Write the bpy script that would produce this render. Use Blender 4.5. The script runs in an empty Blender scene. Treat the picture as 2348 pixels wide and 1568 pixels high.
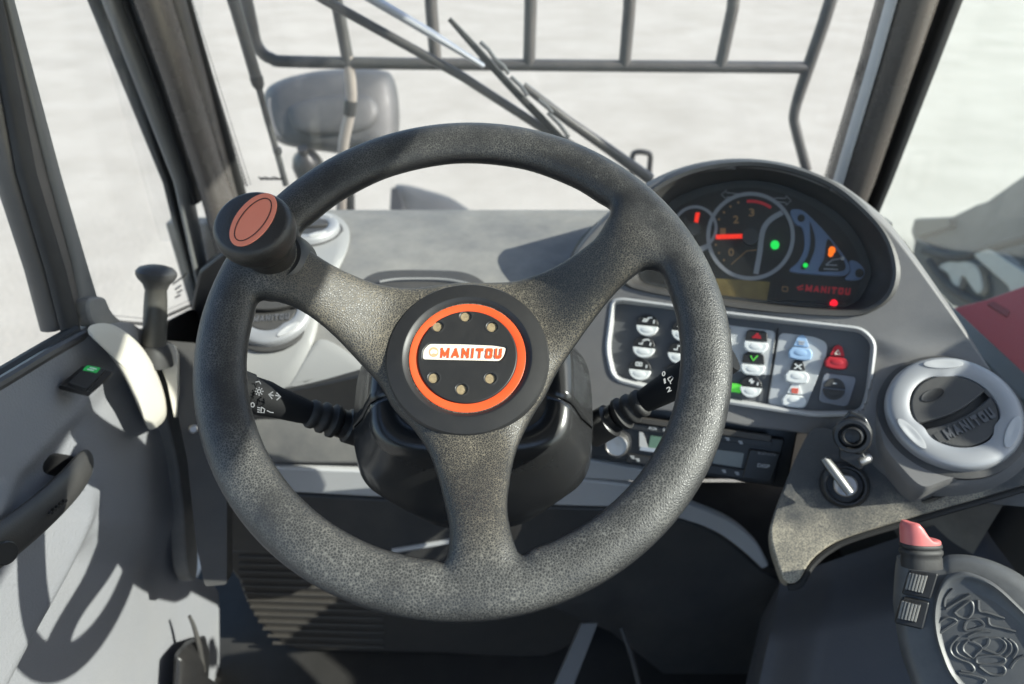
import bpy, bmesh, math, random
import numpy as np
from mathutils import Vector, Matrix

random.seed(4); np.random.seed(4)
sc = bpy.context.scene
COL = sc.collection
R = math.radians

# ------------------------------------------------------------------ camera, world, sun
CAM = np.array([0.0, 0.0, 2.03])
PITCH = R(33.0); CP, SP = math.cos(PITCH), math.sin(PITCH); FOC = 1565.0
cd = bpy.data.cameras.new('camera'); cam = bpy.data.objects.new('camera', cd); COL.objects.link(cam)
cam.location = CAM; cam.rotation_euler = (R(90) - PITCH, 0, 0)
cd.sensor_width = 36; cd.lens = 36 * FOC / 2348; cd.clip_start = .02; cd.clip_end = 500
cd.dof.use_dof = True; cd.dof.focus_distance = .535; cd.dof.aperture_fstop = 5.0
sc.camera = cam
SUN = Vector((1.0, -.30, .66)).normalized()
w = bpy.data.worlds.new('World'); sc.world = w; w.use_nodes = True
nt = w.node_tree; bg = nt.nodes['Background']
sky = nt.nodes.new('ShaderNodeTexSky'); sky.sky_type = 'NISHITA'; sky.sun_disc = False
sky.sun_elevation = math.asin(SUN.z); sky.sun_rotation = math.atan2(SUN.x, SUN.y)
nt.links.new(sky.outputs[0], bg.inputs[0]); bg.inputs[1].default_value = .14
sd = bpy.data.lights.new('sun', 'SUN'); sd.energy = 4.6; sd.angle = R(.5); sd.color = (1, .962, .895)
so = bpy.data.objects.new('sun', sd); COL.objects.link(so); so.rotation_euler = SUN.to_track_quat('Z', 'Y').to_euler()
so.location = (6, 0, 6)
vs = sc.view_settings; vs.view_transform = 'Standard'; vs.look = 'None'; vs.gamma = 1; vs.exposure = 1.22

# ------------------------------------------------------------------ helpers
def ray(px, py):
    u = (px - 1174) / FOC; v = -(py - 784) / FOC
    return np.array([u, CP + SP * v, -SP + CP * v])
def at(px, py, t): return CAM + ray(px, py) * t
def nrm(v): v = np.array(v, float); return v / np.linalg.norm(v)
class Plane:
    def __init__(s, p, n): s.p = np.array(p, float); s.n = nrm(n)
    def on(s, px, py, off=0):
        d = ray(px, py); return CAM + d * (np.dot(s.p + s.n * off - CAM, s.n) / np.dot(d, s.n))
    def pts(s, L, off=0): return np.array([s.on(x, y, off) for x, y in L])
def facing(px, py, t, n): return Plane(at(px, py, t), n)
def cr(pts, n=8, closed=True):
    P = np.array(pts, float); m = len(P); out = []
    for i in range(m if closed else m - 1):
        if closed: a, b, c, d = P[(i - 1) % m], P[i], P[(i + 1) % m], P[(i + 2) % m]
        else: a, b, c, d = P[max(i - 1, 0)], P[i], P[i + 1], P[min(i + 2, m - 1)]
        for k in range(n):
            t = k / n
            out.append(.5 * ((2 * b) + (-a + c) * t + (2 * a - 5 * b + 4 * c - d) * t * t + (-a + 3 * b - 3 * c + d) * t ** 3))
    if not closed: out.append(P[-1])
    return np.array(out)
def rnd(pts, r=8, n=5):
    P = np.array(pts, float); m = len(P); out = []
    for i in range(m):
        a, b, c = P[i - 1], P[i], P[(i + 1) % m]
        la, lc = np.linalg.norm(a - b), np.linalg.norm(c - b); rr = min(r, la * .45, lc * .45)
        p, q = b + (a - b) / la * rr, b + (c - b) / lc * rr
        for k in range(n + 1):
            t = k / n; out.append((1 - t) ** 2 * p + 2 * t * (1 - t) * b + t * t * q)
    return np.array(out)
def grow(L, d):
    P = np.array(L, float); A = np.roll(P, -1, 0) - np.roll(P, 1, 0)
    N = np.stack([A[:, 1], -A[:, 0]], 1); N /= np.linalg.norm(N, axis=1)[:, None] + 1e-9
    s = np.sum(P[:, 0] * np.roll(P[:, 1], -1) - np.roll(P[:, 0], -1) * P[:, 1])
    return P + N * d * (1 if s > 0 else -1)
def ell(cx, cy, a, b, ang=0, n=40):
    t = np.linspace(0, 2 * np.pi, n, endpoint=False); c, s = math.cos(ang), math.sin(ang)
    return np.stack([cx + a * np.cos(t) * c - b * np.sin(t) * s, cy + a * np.cos(t) * s + b * np.sin(t) * c], 1)
ORG = {}
def thing(name, label, cat, loc, group=None, kind=None):
    o = bpy.data.objects.new(name, None); COL.objects.link(o); o.empty_display_size = .02
    loc = np.array(loc, float); o.location = loc; o['label'] = label; o['category'] = cat
    if group: o['group'] = group
    if kind: o['kind'] = kind
    ORG[o.name] = loc; return o
def tag(o, label, cat, group=None):
    o['label'] = label; o['category'] = cat
    if group: o['group'] = group
    return o
def mk(name, V, Fc, m, par=None, smooth=True, bev=0, ang=35, seg=2, label=None):
    V = np.array(V, float).reshape(-1, 3)
    if par is None: org = np.zeros(3)
    else: org = ORG[par.name]
    me = bpy.data.meshes.new(name); me.from_pydata((V - org).tolist(), [], [list(map(int, f)) for f in Fc])
    bm = bmesh.new(); bm.from_mesh(me); bmesh.ops.recalc_face_normals(bm, faces=bm.faces); bm.to_mesh(me); bm.free()
    me.materials.append(m)
    if smooth:
        me.shade_smooth()
        me.set_sharp_from_angle(angle=R(ang))
    o = bpy.data.objects.new(name, me); COL.objects.link(o)
    if par is not None: o.parent = par
    ORG[o.name] = org
    if bev:
        b = o.modifiers.new('bevel', 'BEVEL'); b.width = bev; b.segments = seg; b.limit_method = 'ANGLE'; b.angle_limit = R(40)
        b.harden_normals = False
    if label: o['label'] = label
    return o
def plate3(name, P3, n, thick, m, par=None, bev=0, **k):
    P3 = np.array(P3); N = len(P3); V = np.vstack([P3, P3 - np.array(n) * thick])
    F_ = [list(range(N)), list(range(2 * N - 1, N - 1, -1))] + [[i, i + N, (i + 1) % N + N, (i + 1) % N] for i in range(N)]
    return mk(name, V, F_, m, par, bev=bev, **k)
def plate(name, L, pl, off, thick, m, par=None, bev=0, **k):
    return plate3(name, pl.pts(L, off), pl.n, thick, m, par, bev, **k)
def loft(name, loops, m, par=None, cap0=False, cap1=False, closed=True, **k):
    N = len(loops[0]); V = np.vstack(loops); F_ = []
    for j in range(len(loops) - 1):
        for i in range(N if closed else N - 1):
            a, b = j * N + i, j * N + (i + 1) % N; F_.append([a, b, b + N, a + N])
    if cap0: F_.append(list(range(N)))
    if cap1: F_.append(list(range((len(loops) - 1) * N, len(loops) * N)))
    return mk(name, V, F_, m, par, **k)
def frame(d):
    d = nrm(d); a = np.array([0, 0, 1.0]) if abs(d[2]) < .9 else np.array([1.0, 0, 0])
    u = nrm(np.cross(d, a)); return u, np.cross(d, u)
def tube(name, pts, r, m, par=None, n=14, sm=0, flat=1.0, fdir=None, caps=True, **k):
    P = np.array(pts, float); r = np.full(len(P), r) if np.isscalar(r) else np.array(r, float)
    if sm:
        Q = cr(np.hstack([P, r[:, None]]), sm, False); P, r = Q[:, :3], Q[:, 3]
    T = np.gradient(P, axis=0); loops = []; u = None
    for i in range(len(P)):
        d = nrm(T[i])
        if u is None:
            u = frame(d)[0] if fdir is None else nrm(np.array(fdir) - d * np.dot(fdir, d))
        else: u = nrm(u - d * np.dot(u, d))
        v = np.cross(d, u); t = np.linspace(0, 2 * np.pi, n, endpoint=False)
        loops.append(P[i] + r[i] * (np.cos(t)[:, None] * u + flat * np.sin(t)[:, None] * v))
    return loft(name, loops, m, par, caps, caps, **k)
def lathe(name, o, ax, prof, m, par=None, n=48, u=None, sq=1.0, **k):
    ax = nrm(ax); a, b = frame(ax) if u is None else (nrm(u), np.cross(ax, nrm(u))); t = np.linspace(0, 2 * np.pi, n, endpoint=False)
    loops = [np.array(o) + ax * h + r * (np.cos(t)[:, None] * a + sq * np.sin(t)[:, None] * b) for r, h in prof]
    return loft(name, loops, m, par, True, True, **k)
def ribbon(name, L, wpx, pl, off, m, par, closed=False, thick=.0006):
    P = np.array(L, float); T = np.roll(P, -1, 0) - np.roll(P, 1, 0) if closed else np.gradient(P, axis=0)
    N = np.stack([T[:, 1], -T[:, 0]], 1); N /= np.linalg.norm(N, axis=1)[:, None] + 1e-9
    A, B = P + N * wpx / 2, P - N * wpx / 2
    a0, b0, a1, b1 = pl.pts(A, off), pl.pts(B, off), pl.pts(A, off - thick), pl.pts(B, off - thick)
    n = len(P); V = np.vstack([a0, b0, b1, a1]); F_ = []
    for i in range(n if closed else n - 1):
        j = (i + 1) % n
        for q in range(4): F_.append([q * n + i, q * n + j, ((q + 1) % 4) * n + j, ((q + 1) % 4) * n + i])
    if not closed: F_ += [[0, n, 2 * n, 3 * n], [n - 1, 2 * n - 1, 3 * n - 1, 4 * n - 1]]
    return mk(name, V, F_, m, par)
def lines(name, Ls, wpx, pl, off, m, par, thick=.0006):
    V = []; F_ = []; c = 0
    for L in Ls:
        P = np.array(L, float); T = np.gradient(P, axis=0); N = np.stack([T[:, 1], -T[:, 0]], 1); N /= np.linalg.norm(N, axis=1)[:, None] + 1e-9
        n = len(P); a0, b0 = pl.pts(P + N * wpx / 2, off), pl.pts(P - N * wpx / 2, off)
        d = pl.n * thick; V += [a0, b0, b0 - d, a0 - d]
        for i in range(n - 1):
            for q in range(4): F_.append([c + q * n + i, c + q * n + i + 1, c + ((q + 1) % 4) * n + i + 1, c + ((q + 1) % 4) * n + i])
        F_ += [[c, c + n, c + 2 * n, c + 3 * n], [c + n - 1, c + 2 * n - 1, c + 3 * n - 1, c + 4 * n - 1]]; c += 4 * n
    return mk(name, np.vstack(V), F_, m, par)
def text(name, s, pl, a, b, up, off, m, par, bold=.02, shear=0.0, ext=.0006, spacing=1.0):
    cu = bpy.data.curves.new(name, 'FONT'); cu.body = s; cu.size = 1; cu.offset = bold; cu.shear = shear; cu.space_character = spacing
    cu.resolution_u = 3
    t = bpy.data.objects.new(name, cu); COL.objects.link(t); bpy.context.view_layer.update()
    me = t.evaluated_get(bpy.context.evaluated_depsgraph_get()).to_mesh()
    co = np.zeros(len(me.vertices) * 3); me.vertices.foreach_get('co', co); co = co.reshape(-1, 3)
    Fc = [list(p.vertices) for p in me.polygons]
    bpy.data.objects.remove(t)
    mn, mx = co.min(0), co.max(0); U = (co[:, 0] - mn[0]) / (mx[0] - mn[0]); Vv = (co[:, 1] - mn[1]) / (mx[1] - mn[1])
    A, B, T = pl.on(*a, off), pl.on(*b, off), pl.on(*up, off)
    P = A + U[:, None] * (B - A) + Vv[:, None] * (T - A)
    o = mk(name, P, Fc, m, par, smooth=False)
    if ext:
        md = o.modifiers.new('solidify', 'SOLIDIFY'); md.thickness = ext; md.offset = 0
    return o
GLY = {'M': (1.25, [(0, 0, 0, 1), (0, 1, .5, .2), (.5, .2, 1, 1), (1, 1, 1, 0)]), 'A': (1.05, [(0, 0, .5, 1), (.5, 1, 1, 0), (.2, .3, .8, .3)]),
       'N': (1.0, [(0, 0, 0, 1), (0, 1, 1, 0), (1, 0, 1, 1)]), 'I': (.0, [(0, 0, 0, 1)]), 'T': (.95, [(0, 1, 1, 1), (.5, 0, .5, 1)]),
       'O': (.9, [(0, .12, 0, .88), (.12, 1, .88, 1), (1, .88, 1, .12), (.88, 0, .12, 0), (0, .84, .16, 1), (.84, 1, 1, .84), (1, .16, .84, 0), (.16, 0, 0, .16)]),
       'U': (.9, [(0, 1, 0, .14), (.14, 0, .86, 0), (1, .14, 1, 1), (0, .18, .18, 0), (.82, 0, 1, .18)])}
def block_text(name, s, pl, a, b, up, off, m, par, wt=.30, shear=.14, gap=.62, thick=.0002):
    # heavy slanted block capitals drawn stroke by stroke between two baseline points
    a, b, up = np.array(a, float), np.array(b, float), np.array(up, float); H = up - a; sc_l = .72
    tot = sum(GLY[c][0] * sc_l for c in s) + gap * (len(s) - 1) + wt; ex = (b - a) / (tot + shear); V = []; F_ = []; x = wt / 2; k = 0
    for c in s:
        w_, segs = GLY[c]; w_ *= sc_l
        for (x0, y0, x1, y1) in segs:
            p = np.array([x + x0 * w_, wt / 2 + y0 * (1 - wt)]); q = np.array([x + x1 * w_, wt / 2 + y1 * (1 - wt)]); d = (q - p) / np.linalg.norm(q - p); nn = np.array([-d[1], d[0]])
            p, q = p - d * wt / 2 * .98, q + d * wt / 2 * .98
            if abs(d[0]) > .15 and abs(d[1]) > .5:   # slanted strokes end flat on the base and cap lines
                p, q = p, q
            cs = [p + nn * wt / 2, q + nn * wt / 2, q - nn * wt / 2, p - nn * wt / 2]; cs = [np.array([z[0], min(max(z[1], 0), 1)]) for z in cs]
            o = off + k * 2e-5; k += 1; n0 = len(V)
            for lv in (0, thick):
                for z in cs:
                    g_ = a + ex * (z[0] + shear * z[1]) + H * z[1]; V.append(pl.on(g_[0], g_[1], o - lv))
            F_ += [[n0, n0 + 1, n0 + 2, n0 + 3]] + [[n0 + i, n0 + (i + 1) % 4, n0 + 4 + (i + 1) % 4, n0 + 4 + i] for i in range(4)]
        x += w_ + gap
    return mk(name, V, F_, m, par, smooth=False)
def strip(name, py, L, Rr, Y, dep, m, par, n=20, e=3.0):
    loops = []
    for y_, l, r in zip(py, L, Rr):
        a, b = CAM + ray(l, y_) * (Y / ray(l, y_)[1]), CAM + ray(r, y_) * (Y / ray(r, y_)[1])
        c = (a + b) / 2; h = (b - a) / 2; t = np.linspace(0, 2 * np.pi, n, endpoint=False)
        ct, st = np.cos(t), np.sin(t); X = np.sign(ct) * np.abs(ct) ** (2 / e); Z = np.sign(st) * np.abs(st) ** (2 / e)
        loops.append(c + X[:, None] * h + (Z * dep)[:, None] * np.array([0, 1.0, 0]) + np.array([0, dep, 0]))
    return loft(name, loops, m, par, True, True)
def dome(name, L, pl, off, H, m, par, back=.02, ctr=None, rings=9, ex=2.0, **k):
    L = np.array(L, float); c = L.mean(0) if ctr is None else np.array(ctr, float); loops = [pl.pts(L, off - back)]
    for i in range(rings + 1):
        s = 1 - (i / rings) * .985; h = H * (1 - s ** ex) ** (1 / ex); loops.append(pl.pts(c + (L - c) * s, off + h))
    return loft(name, loops, m, par, True, True, **k)
def grid(name, Pf, nu, nv, m, par, thick=0, back=None, **k):
    V = [Pf(i / nu, j / nv) for j in range(nv + 1) for i in range(nu + 1)]
    F_ = [[j * (nu + 1) + i, j * (nu + 1) + i + 1, (j + 1) * (nu + 1) + i + 1, (j + 1) * (nu + 1) + i] for j in range(nv) for i in range(nu)]
    if back is not None:   # closed slab: shift a copy and join rims
        N = len(V); V = V + [v + back for v in V]; F_ = F_ + [[x + N for x in f[::-1]] for f in F_]
        rim = [i for i in range(nu + 1)] + [j * (nu + 1) + nu for j in range(1, nv + 1)] + [nv * (nu + 1) + i for i in range(nu - 1, -1, -1)] + [j * (nu + 1) for j in range(nv - 1, 0, -1)]
        F_ += [[rim[q], rim[(q + 1) % len(rim)], rim[(q + 1) % len(rim)] + N, rim[q] + N] for q in range(len(rim))]
    return mk(name, V, F_, m, par, **k)

# ------------------------------------------------------------------ materials
def mat(name, col, rough=.5, metal=0, bump=0, bscale=300, dust=0, dcol=(.30, .26, .20), dscale=9, var=.0, emit=0, ecol=None, spec=.5, bdist=.0006, grain=0):
    m = bpy.data.materials.new(name); m.use_nodes = True; t = m.node_tree; N = t.nodes; b = N['Principled BSDF']; Lk = t.links.new
    b.inputs['Roughness'].default_value = rough; b.inputs['Metallic'].default_value = metal
    b.inputs['Specular IOR Level'].default_value = spec
    g = N.new('ShaderNodeNewGeometry')
    n1 = N.new('ShaderNodeTexNoise'); n1.inputs['Scale'].default_value = dscale; n1.inputs['Detail'].default_value = 6; n1.inputs['Roughness'].default_value = .65
    Lk(g.outputs['Position'], n1.inputs['Vector'])
    mix = N.new('ShaderNodeMix'); mix.data_type = 'RGBA'
    mix.inputs['A'].default_value = (*col, 1); mix.inputs['B'].default_value = (*dcol, 1)
    mr = N.new('ShaderNodeMapRange'); mr.inputs['From Min'].default_value = .35; mr.inputs['From Max'].default_value = .75
    mr.inputs['To Min'].default_value = dust * .25; mr.inputs['To Max'].default_value = dust
    Lk(n1.outputs[0], mr.inputs[0])
    fac = mr.outputs[0]
    if grain:
        n3 = N.new('ShaderNodeTexNoise'); n3.inputs['Scale'].default_value = grain; n3.inputs['Detail'].default_value = 3
        Lk(g.outputs['Position'], n3.inputs['Vector'])
        mm = N.new('ShaderNodeMath'); mm.operation = 'MULTIPLY'; m2 = N.new('ShaderNodeMapRange'); m2.inputs['From Min'].default_value = .35; m2.inputs['From Max'].default_value = .65; m2.inputs['To Min'].default_value = .3; m2.inputs['To Max'].default_value = 1.6
        Lk(n3.outputs[0], m2.inputs[0]); Lk(m2.outputs[0], mm.inputs[0]); Lk(mr.outputs[0], mm.inputs[1]); mm.use_clamp = True; fac = mm.outputs[0]
    Lk(fac, mix.inputs['Factor']); Lk(mix.outputs['Result'], b.inputs['Base Color'])
    rr = N.new('ShaderNodeMapRange'); rr.inputs['To Min'].default_value = max(0, rough - .08); rr.inputs['To Max'].default_value = min(1, rough + .12 + dust * .2)
    n4 = N.new('ShaderNodeTexNoise'); n4.inputs['Scale'].default_value = 35; n4.inputs['Detail'].default_value = 5
    Lk(g.outputs['Position'], n4.inputs['Vector']); Lk(n4.outputs[0], rr.inputs[0]); Lk(rr.outputs[0], b.inputs['Roughness'])
    if bump:
        n2 = N.new('ShaderNodeTexNoise'); n2.inputs['Scale'].default_value = bscale; n2.inputs['Detail'].default_value = 3
        Lk(g.outputs['Position'], n2.inputs['Vector'])
        bp = N.new('ShaderNodeBump'); bp.inputs['Strength'].default_value = bump; bp.inputs['Distance'].default_value = bdist
        Lk(n2.outputs[0], bp.inputs['Height']); Lk(bp.outputs[0], b.inputs['Normal'])
    if emit:
        b.inputs['Emission Color'].default_value = (*(ecol or col), 1); b.inputs['Emission Strength'].default_value = emit
    return m
M = {}
M['dash'] = mat('dash_plastic', (.11, .11, .112), .55, bump=.35, bscale=700, dust=.8, dcol=(.30, .285, .255), dscale=11)
M['dash_dark'] = mat('dark_plastic', (.030, .031, .034), .5, bump=.3, bscale=700, dust=.15, dscale=8)
M['front'] = mat('front_plastic', (.13, .128, .13), .5, bump=.3, bscale=800, dust=.25, dcol=(.32, .29, .25), dscale=14)
M['black'] = mat('black_plastic', (.012, .0125, .014), .35, bump=.15, bscale=600, dust=.10, dcol=(.14, .12, .10))
M['satin'] = mat('satin_black_plastic', (.016, .0165, .018), .42, bump=.08, bscale=900, dust=.06, dcol=(.16, .14, .11), dscale=60)
M['rubber'] = mat('black_rubber', (.013, .013, .014), .6, bump=.2, bscale=500, dust=.12, dcol=(.13, .12, .1))
M['door'] = mat('door_plastic', (.222, .226, .245), .55, bump=.6, bscale=420, dust=.3, dcol=(.27, .26, .245), bdist=.0012)
M['trim_light'] = mat('pale_plastic', (.27, .27, .268), .5, bump=.25, bscale=600, dust=.3, dcol=(.34, .32, .285))
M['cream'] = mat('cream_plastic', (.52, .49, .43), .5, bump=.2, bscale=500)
M['silver'] = mat('silver_plastic', (.50, .51, .53), .32, .55, bump=.05, bscale=900, dust=.12, dcol=(.4, .36, .3))
M['vent'] = mat('vent_silver', (.31, .315, .33), .45, .3, dust=.15, dcol=(.36, .33, .28))
M['gloss'] = mat('gloss_black_plastic', (.018, .0185, .020), .2, dust=.10, dcol=(.12, .11, .09), dscale=14)
M['strip'] = mat('grey_trim', (.46, .46, .462), .45, .1, dust=.25, dcol=(.35, .32, .28))
M['steel'] = mat('worn_steel', (.42, .41, .40), .35, .9, bump=.1, dust=.2, dcol=(.25, .2, .15))
M['paint'] = mat('dark_paint', (.045, .046, .048), .35, .0, dust=.35, dcol=(.22, .18, .15), dscale=6)
M['tube'] = mat('guard_paint', (.030, .032, .034), .38, dust=.3, dcol=(.20, .18, .16), dscale=10)
M['pillar'] = mat('pillar_paint', (.050, .049, .048), .22, dust=.28, dcol=(.20, .15, .12), dscale=5)
M['pillar_grey'] = mat('pillar_seal', (.11, .115, .12), .35, dust=.2)
M['grey'] = mat('grey_housing', (.034, .036, .039), .5, bump=.2, bscale=200, dust=.5, dcol=(.11, .11, .105), dscale=7)
M['orange'] = mat('orange_paint', (.80, .085, .018), .42, dust=.10, dcol=(.6, .3, .15), dscale=30)
M['decal'] = mat('salmon_decal', (.80, .225, .135), .5, dust=.25, dcol=(.8, .32, .22), dscale=40)
M['white'] = mat('white_plastic', (.72, .73, .71), .35)
M['emblem'] = mat('emblem_white', (.82, .76, .66), .4, dust=.35, dcol=(.55, .36, .18), dscale=60)
M['gold'] = mat('pale_gold', (.72, .45, .25), .35, .2)
M['panel_dark'] = mat('panel_dark', (.085, .09, .098), .4, dust=.12)
M['panel_light'] = mat('panel_light', (.46, .47, .48), .4, dust=.1)
M['blue'] = mat('pale_blue_switch', (.33, .48, .68), .35)
M['blueframe'] = mat('blue_frame', (.12, .17, .27), .45)
M['red'] = mat('red_switch', (.46, .025, .035), .35)
M['redpaint'] = mat('red_bodywork', (.40, .02, .035), .4, dust=.3, dcol=(.42, .12, .13), dscale=4)
M['pink'] = mat('pink_cap', (.55, .12, .115), .4, dust=.3, dcol=(.55, .24, .22), dscale=50)
M['gauge'] = mat('gauge_black', (.009, .0095, .011), .3, dust=.10, dcol=(.10, .10, .10), dscale=20)
M['gauge_grey'] = mat('gauge_grey', (.032, .034, .037), .4)
M['ring'] = mat('gauge_ring', (.24, .245, .26), .4)
M['amber'] = mat('amber_print', (.30, .17, .07), .5)
M['needle'] = mat('red_needle', (.75, .02, .008), .4, emit=.35, ecol=(.9, .03, .01))
M['redprint'] = mat('red_print', (.32, .012, .02), .5, emit=.06, ecol=(.6, .02, .03))
M['joy'] = mat('worn_grip', (.06, .061, .064), .40, bump=.1, bscale=900, dust=.45, dcol=(.17, .17, .16), dscale=40)
M['lcd'] = mat('lcd_amber', (.20, .145, .045), .25, dust=.6, dcol=(.05, .028, .008), dscale=60)
M['key'] = mat('key_metal', (.20, .20, .195), .38, .85)
M['stalk'] = mat('stalk_plastic', (.012, .0122, .013), .75, spec=.2)
M['lcd_green'] = mat('lcd_green', (.10, .17, .12), .25)
M['lcd_grey'] = mat('lcd_grey', (.17, .18, .17), .25)
M['greenprint'] = mat('green_print', (.10, .50, .06), .4, emit=.15, ecol=(.1, .7, .05))
M['led_green'] = mat('led_green', (.02, .3, .05), .3, emit=.55, ecol=(.005, .62, .07))
M['led_orange'] = mat('led_orange', (.4, .1, .01), .3, emit=.55, ecol=(.95, .16, .005))
M['led_red'] = mat('led_red', (.4, .01, .02), .3, emit=.7, ecol=(.9, .006, .02))
M['print'] = mat('white_print', (.42, .43, .44), .5)
M['print_dim'] = mat('dim_print', (.20, .20, .205), .6)
M['key_sunlit_dust'] = mat('sunlit_dust_console', (.055, .057, .06), .6, bump=.6, bscale=420, dust=.8, dcol=(.42, .37, .28), dscale=13, grain=700, bdist=.0006)  # real dust plus a sun patch put into its pale colour
M['console'] = mat('console_vinyl', (.082, .084, .095), .45, bump=.45, bscale=500, dust=.12)
M['mat_floor'] = mat('floor_mat', (.012, .012, .012), .7, bump=.5, bscale=90, dust=.3, dcol=(.07, .06, .05))
M['heater'] = mat('heater_plastic', (.040, .037, .034), .5, bump=.2, dust=.3, dcol=(.09, .075, .06))
M['hole'] = mat('dimple_dust', (.16, .12, .07), .8, dust=.8, dcol=(.42, .32, .18), dscale=400)
M['hose'] = mat('pale_hose', (.50, .49, .44), .5, dust=.5, dcol=(.30, .28, .24), dscale=30)
def make_leather():
    m = bpy.data.materials.new('worn_leather'); m.use_nodes = True; t = m.node_tree; N = t.nodes; b = N['Principled BSDF']; Lk = t.links.new
    tc = N.new('ShaderNodeTexCoord'); pos = tc.outputs['Object']
    wn = N.new('ShaderNodeTexNoise'); wn.inputs['Scale'].default_value = 260; wn.inputs['Detail'].default_value = 2; Lk(pos, wn.inputs['Vector'])
    wv = N.new('ShaderNodeVectorMath'); wv.operation = 'MULTIPLY_ADD'; wv.inputs[1].default_value = (.0015,) * 3; Lk(wn.outputs['Color'], wv.inputs[0]); Lk(pos, wv.inputs[2])
    vo = N.new('ShaderNodeTexVoronoi'); vo.feature = 'DISTANCE_TO_EDGE'; vo.inputs['Scale'].default_value = 560; Lk(wv.outputs[0], vo.inputs['Vector'])
    crk = N.new('ShaderNodeMapRange'); crk.inputs['From Min'].default_value = .02; crk.inputs['From Max'].default_value = .115; crk.inputs['To Min'].default_value = 1; crk.inputs['To Max'].default_value = 0
    Lk(vo.outputs['Distance'], crk.inputs[0])
    n1 = N.new('ShaderNodeTexNoise'); n1.inputs['Scale'].default_value = 17; n1.inputs['Detail'].default_value = 5; n1.inputs['Roughness'].default_value = .6; Lk(pos, n1.inputs['Vector'])
    def dotn(vec):
        q = N.new('ShaderNodeVectorMath'); q.operation = 'DOT_PRODUCT'; q.inputs[1].default_value = vec; Lk(pos, q.inputs[0]); return q.outputs['Value']
    ax1, ax2 = dotn((1, 0, 0)), dotn((0, .8335, .5525))
    s1 = N.new('ShaderNodeMath'); s1.operation = 'MULTIPLY'; Lk(ax1, s1.inputs[0]); Lk(ax1, s1.inputs[1])
    s2 = N.new('ShaderNodeMath'); s2.operation = 'MULTIPLY_ADD'; Lk(ax2, s2.inputs[0]); Lk(ax2, s2.inputs[1]); Lk(s1.outputs[0], s2.inputs[2])
    rd = N.new('ShaderNodeMath'); rd.operation = 'SQRT'; Lk(s2.outputs[0], rd.inputs[0])
    b1_ = N.new('ShaderNodeMapRange'); b1_.inputs['From Min'].default_value = .135; b1_.inputs['From Max'].default_value = .172; b1_.inputs['To Min'].default_value = .16; b1_.inputs['To Max'].default_value = 0; Lk(rd.outputs[0], b1_.inputs[0])
    b2_ = N.new('ShaderNodeMapRange'); b2_.inputs['From Min'].default_value = -.19; b2_.inputs['From Max'].default_value = -.06; b2_.inputs['To Min'].default_value = .15; b2_.inputs['To Max'].default_value = 0; Lk(ax2, b2_.inputs[0])
    a1_ = N.new('ShaderNodeMath'); a1_.operation = 'ADD'; Lk(b1_.outputs[0], a1_.inputs[0]); Lk(b2_.outputs[0], a1_.inputs[1])
    a2_ = N.new('ShaderNodeMath'); a2_.operation = 'ADD'; Lk(a1_.outputs[0], a2_.inputs[0]); Lk(n1.outputs[0], a2_.inputs[1])
    wear = N.new('ShaderNodeMapRange'); wear.inputs['From Min'].default_value = .36; wear.inputs['From Max'].default_value = .86; wear.inputs['To Min'].default_value = .05; wear.inputs['To Max'].default_value = .88; Lk(a2_.outputs[0], wear.inputs[0])
    # dust settles on faces that look along the wheel axis (top), in the grain
    g = N.new('ShaderNodeNewGeometry'); dt = N.new('ShaderNodeVectorMath'); dt.operation = 'DOT_PRODUCT'; dt.inputs[1].default_value = (0, -.55, .83); Lk(g.outputs['Normal'], dt.inputs[0])
    up = N.new('ShaderNodeMapRange'); up.inputs['From Min'].default_value = .25; up.inputs['From Max'].default_value = .95; Lk(dt.outputs['Value'], up.inputs[0])
    f1 = N.new('ShaderNodeMath'); f1.operation = 'MULTIPLY'; Lk(wear.outputs[0], f1.inputs[0]); Lk(up.outputs[0], f1.inputs[1])
    cr_ = N.new('ShaderNodeMath'); cr_.operation = 'MULTIPLY_ADD'; cr_.inputs[1].default_value = .66; cr_.inputs[2].default_value = .10; Lk(crk.outputs[0], cr_.inputs[0])
    f2 = N.new('ShaderNodeMath'); f2.operation = 'MULTIPLY'; Lk(f1.outputs[0], f2.inputs[0]); Lk(cr_.outputs[0], f2.inputs[1])
    # tan where spokes catch dust, greyer elsewhere
    n2 = N.new('ShaderNodeTexNoise'); n2.inputs['Scale'].default_value = 9; n2.inputs['Detail'].default_value = 3; Lk(pos, n2.inputs['Vector'])
    dc = N.new('ShaderNodeMix'); dc.data_type = 'RGBA'; dc.inputs['A'].default_value = (.31, .30, .27, 1); dc.inputs['B'].default_value = (.38, .325, .235, 1)
    mr = N.new('ShaderNodeMapRange'); mr.inputs['From Max'].default_value = .16; Lk(b1_.outputs[0], mr.inputs[0]); Lk(mr.outputs[0], dc.inputs['Factor'])
    mx = N.new('ShaderNodeMix'); mx.data_type = 'RGBA'; mx.inputs['A'].default_value = (.022, .0225, .024, 1); Lk(dc.outputs['Result'], mx.inputs['B']); Lk(f2.outputs[0], mx.inputs['Factor'])
    Lk(mx.outputs['Result'], b.inputs['Base Color'])
    rg = N.new('ShaderNodeMapRange'); rg.inputs['To Min'].default_value = .34; rg.inputs['To Max'].default_value = .8; rg.inputs['From Max'].default_value = .4; Lk(f2.outputs[0], rg.inputs[0]); Lk(rg.outputs[0], b.inputs['Roughness'])
    hh = N.new('ShaderNodeMapRange'); hh.inputs['From Max'].default_value = .3; Lk(vo.outputs['Distance'], hh.inputs[0])
    bp = N.new('ShaderNodeBump'); b.inputs['Specular IOR Level'].default_value = .38; bp.inputs['Strength'].default_value = .32; bp.inputs['Distance'].default_value = .0004; Lk(hh.outputs[0], bp.inputs['Height']); Lk(bp.outputs[0], b.inputs['Normal'])
    return m
M['leather'] = make_leather()
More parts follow.
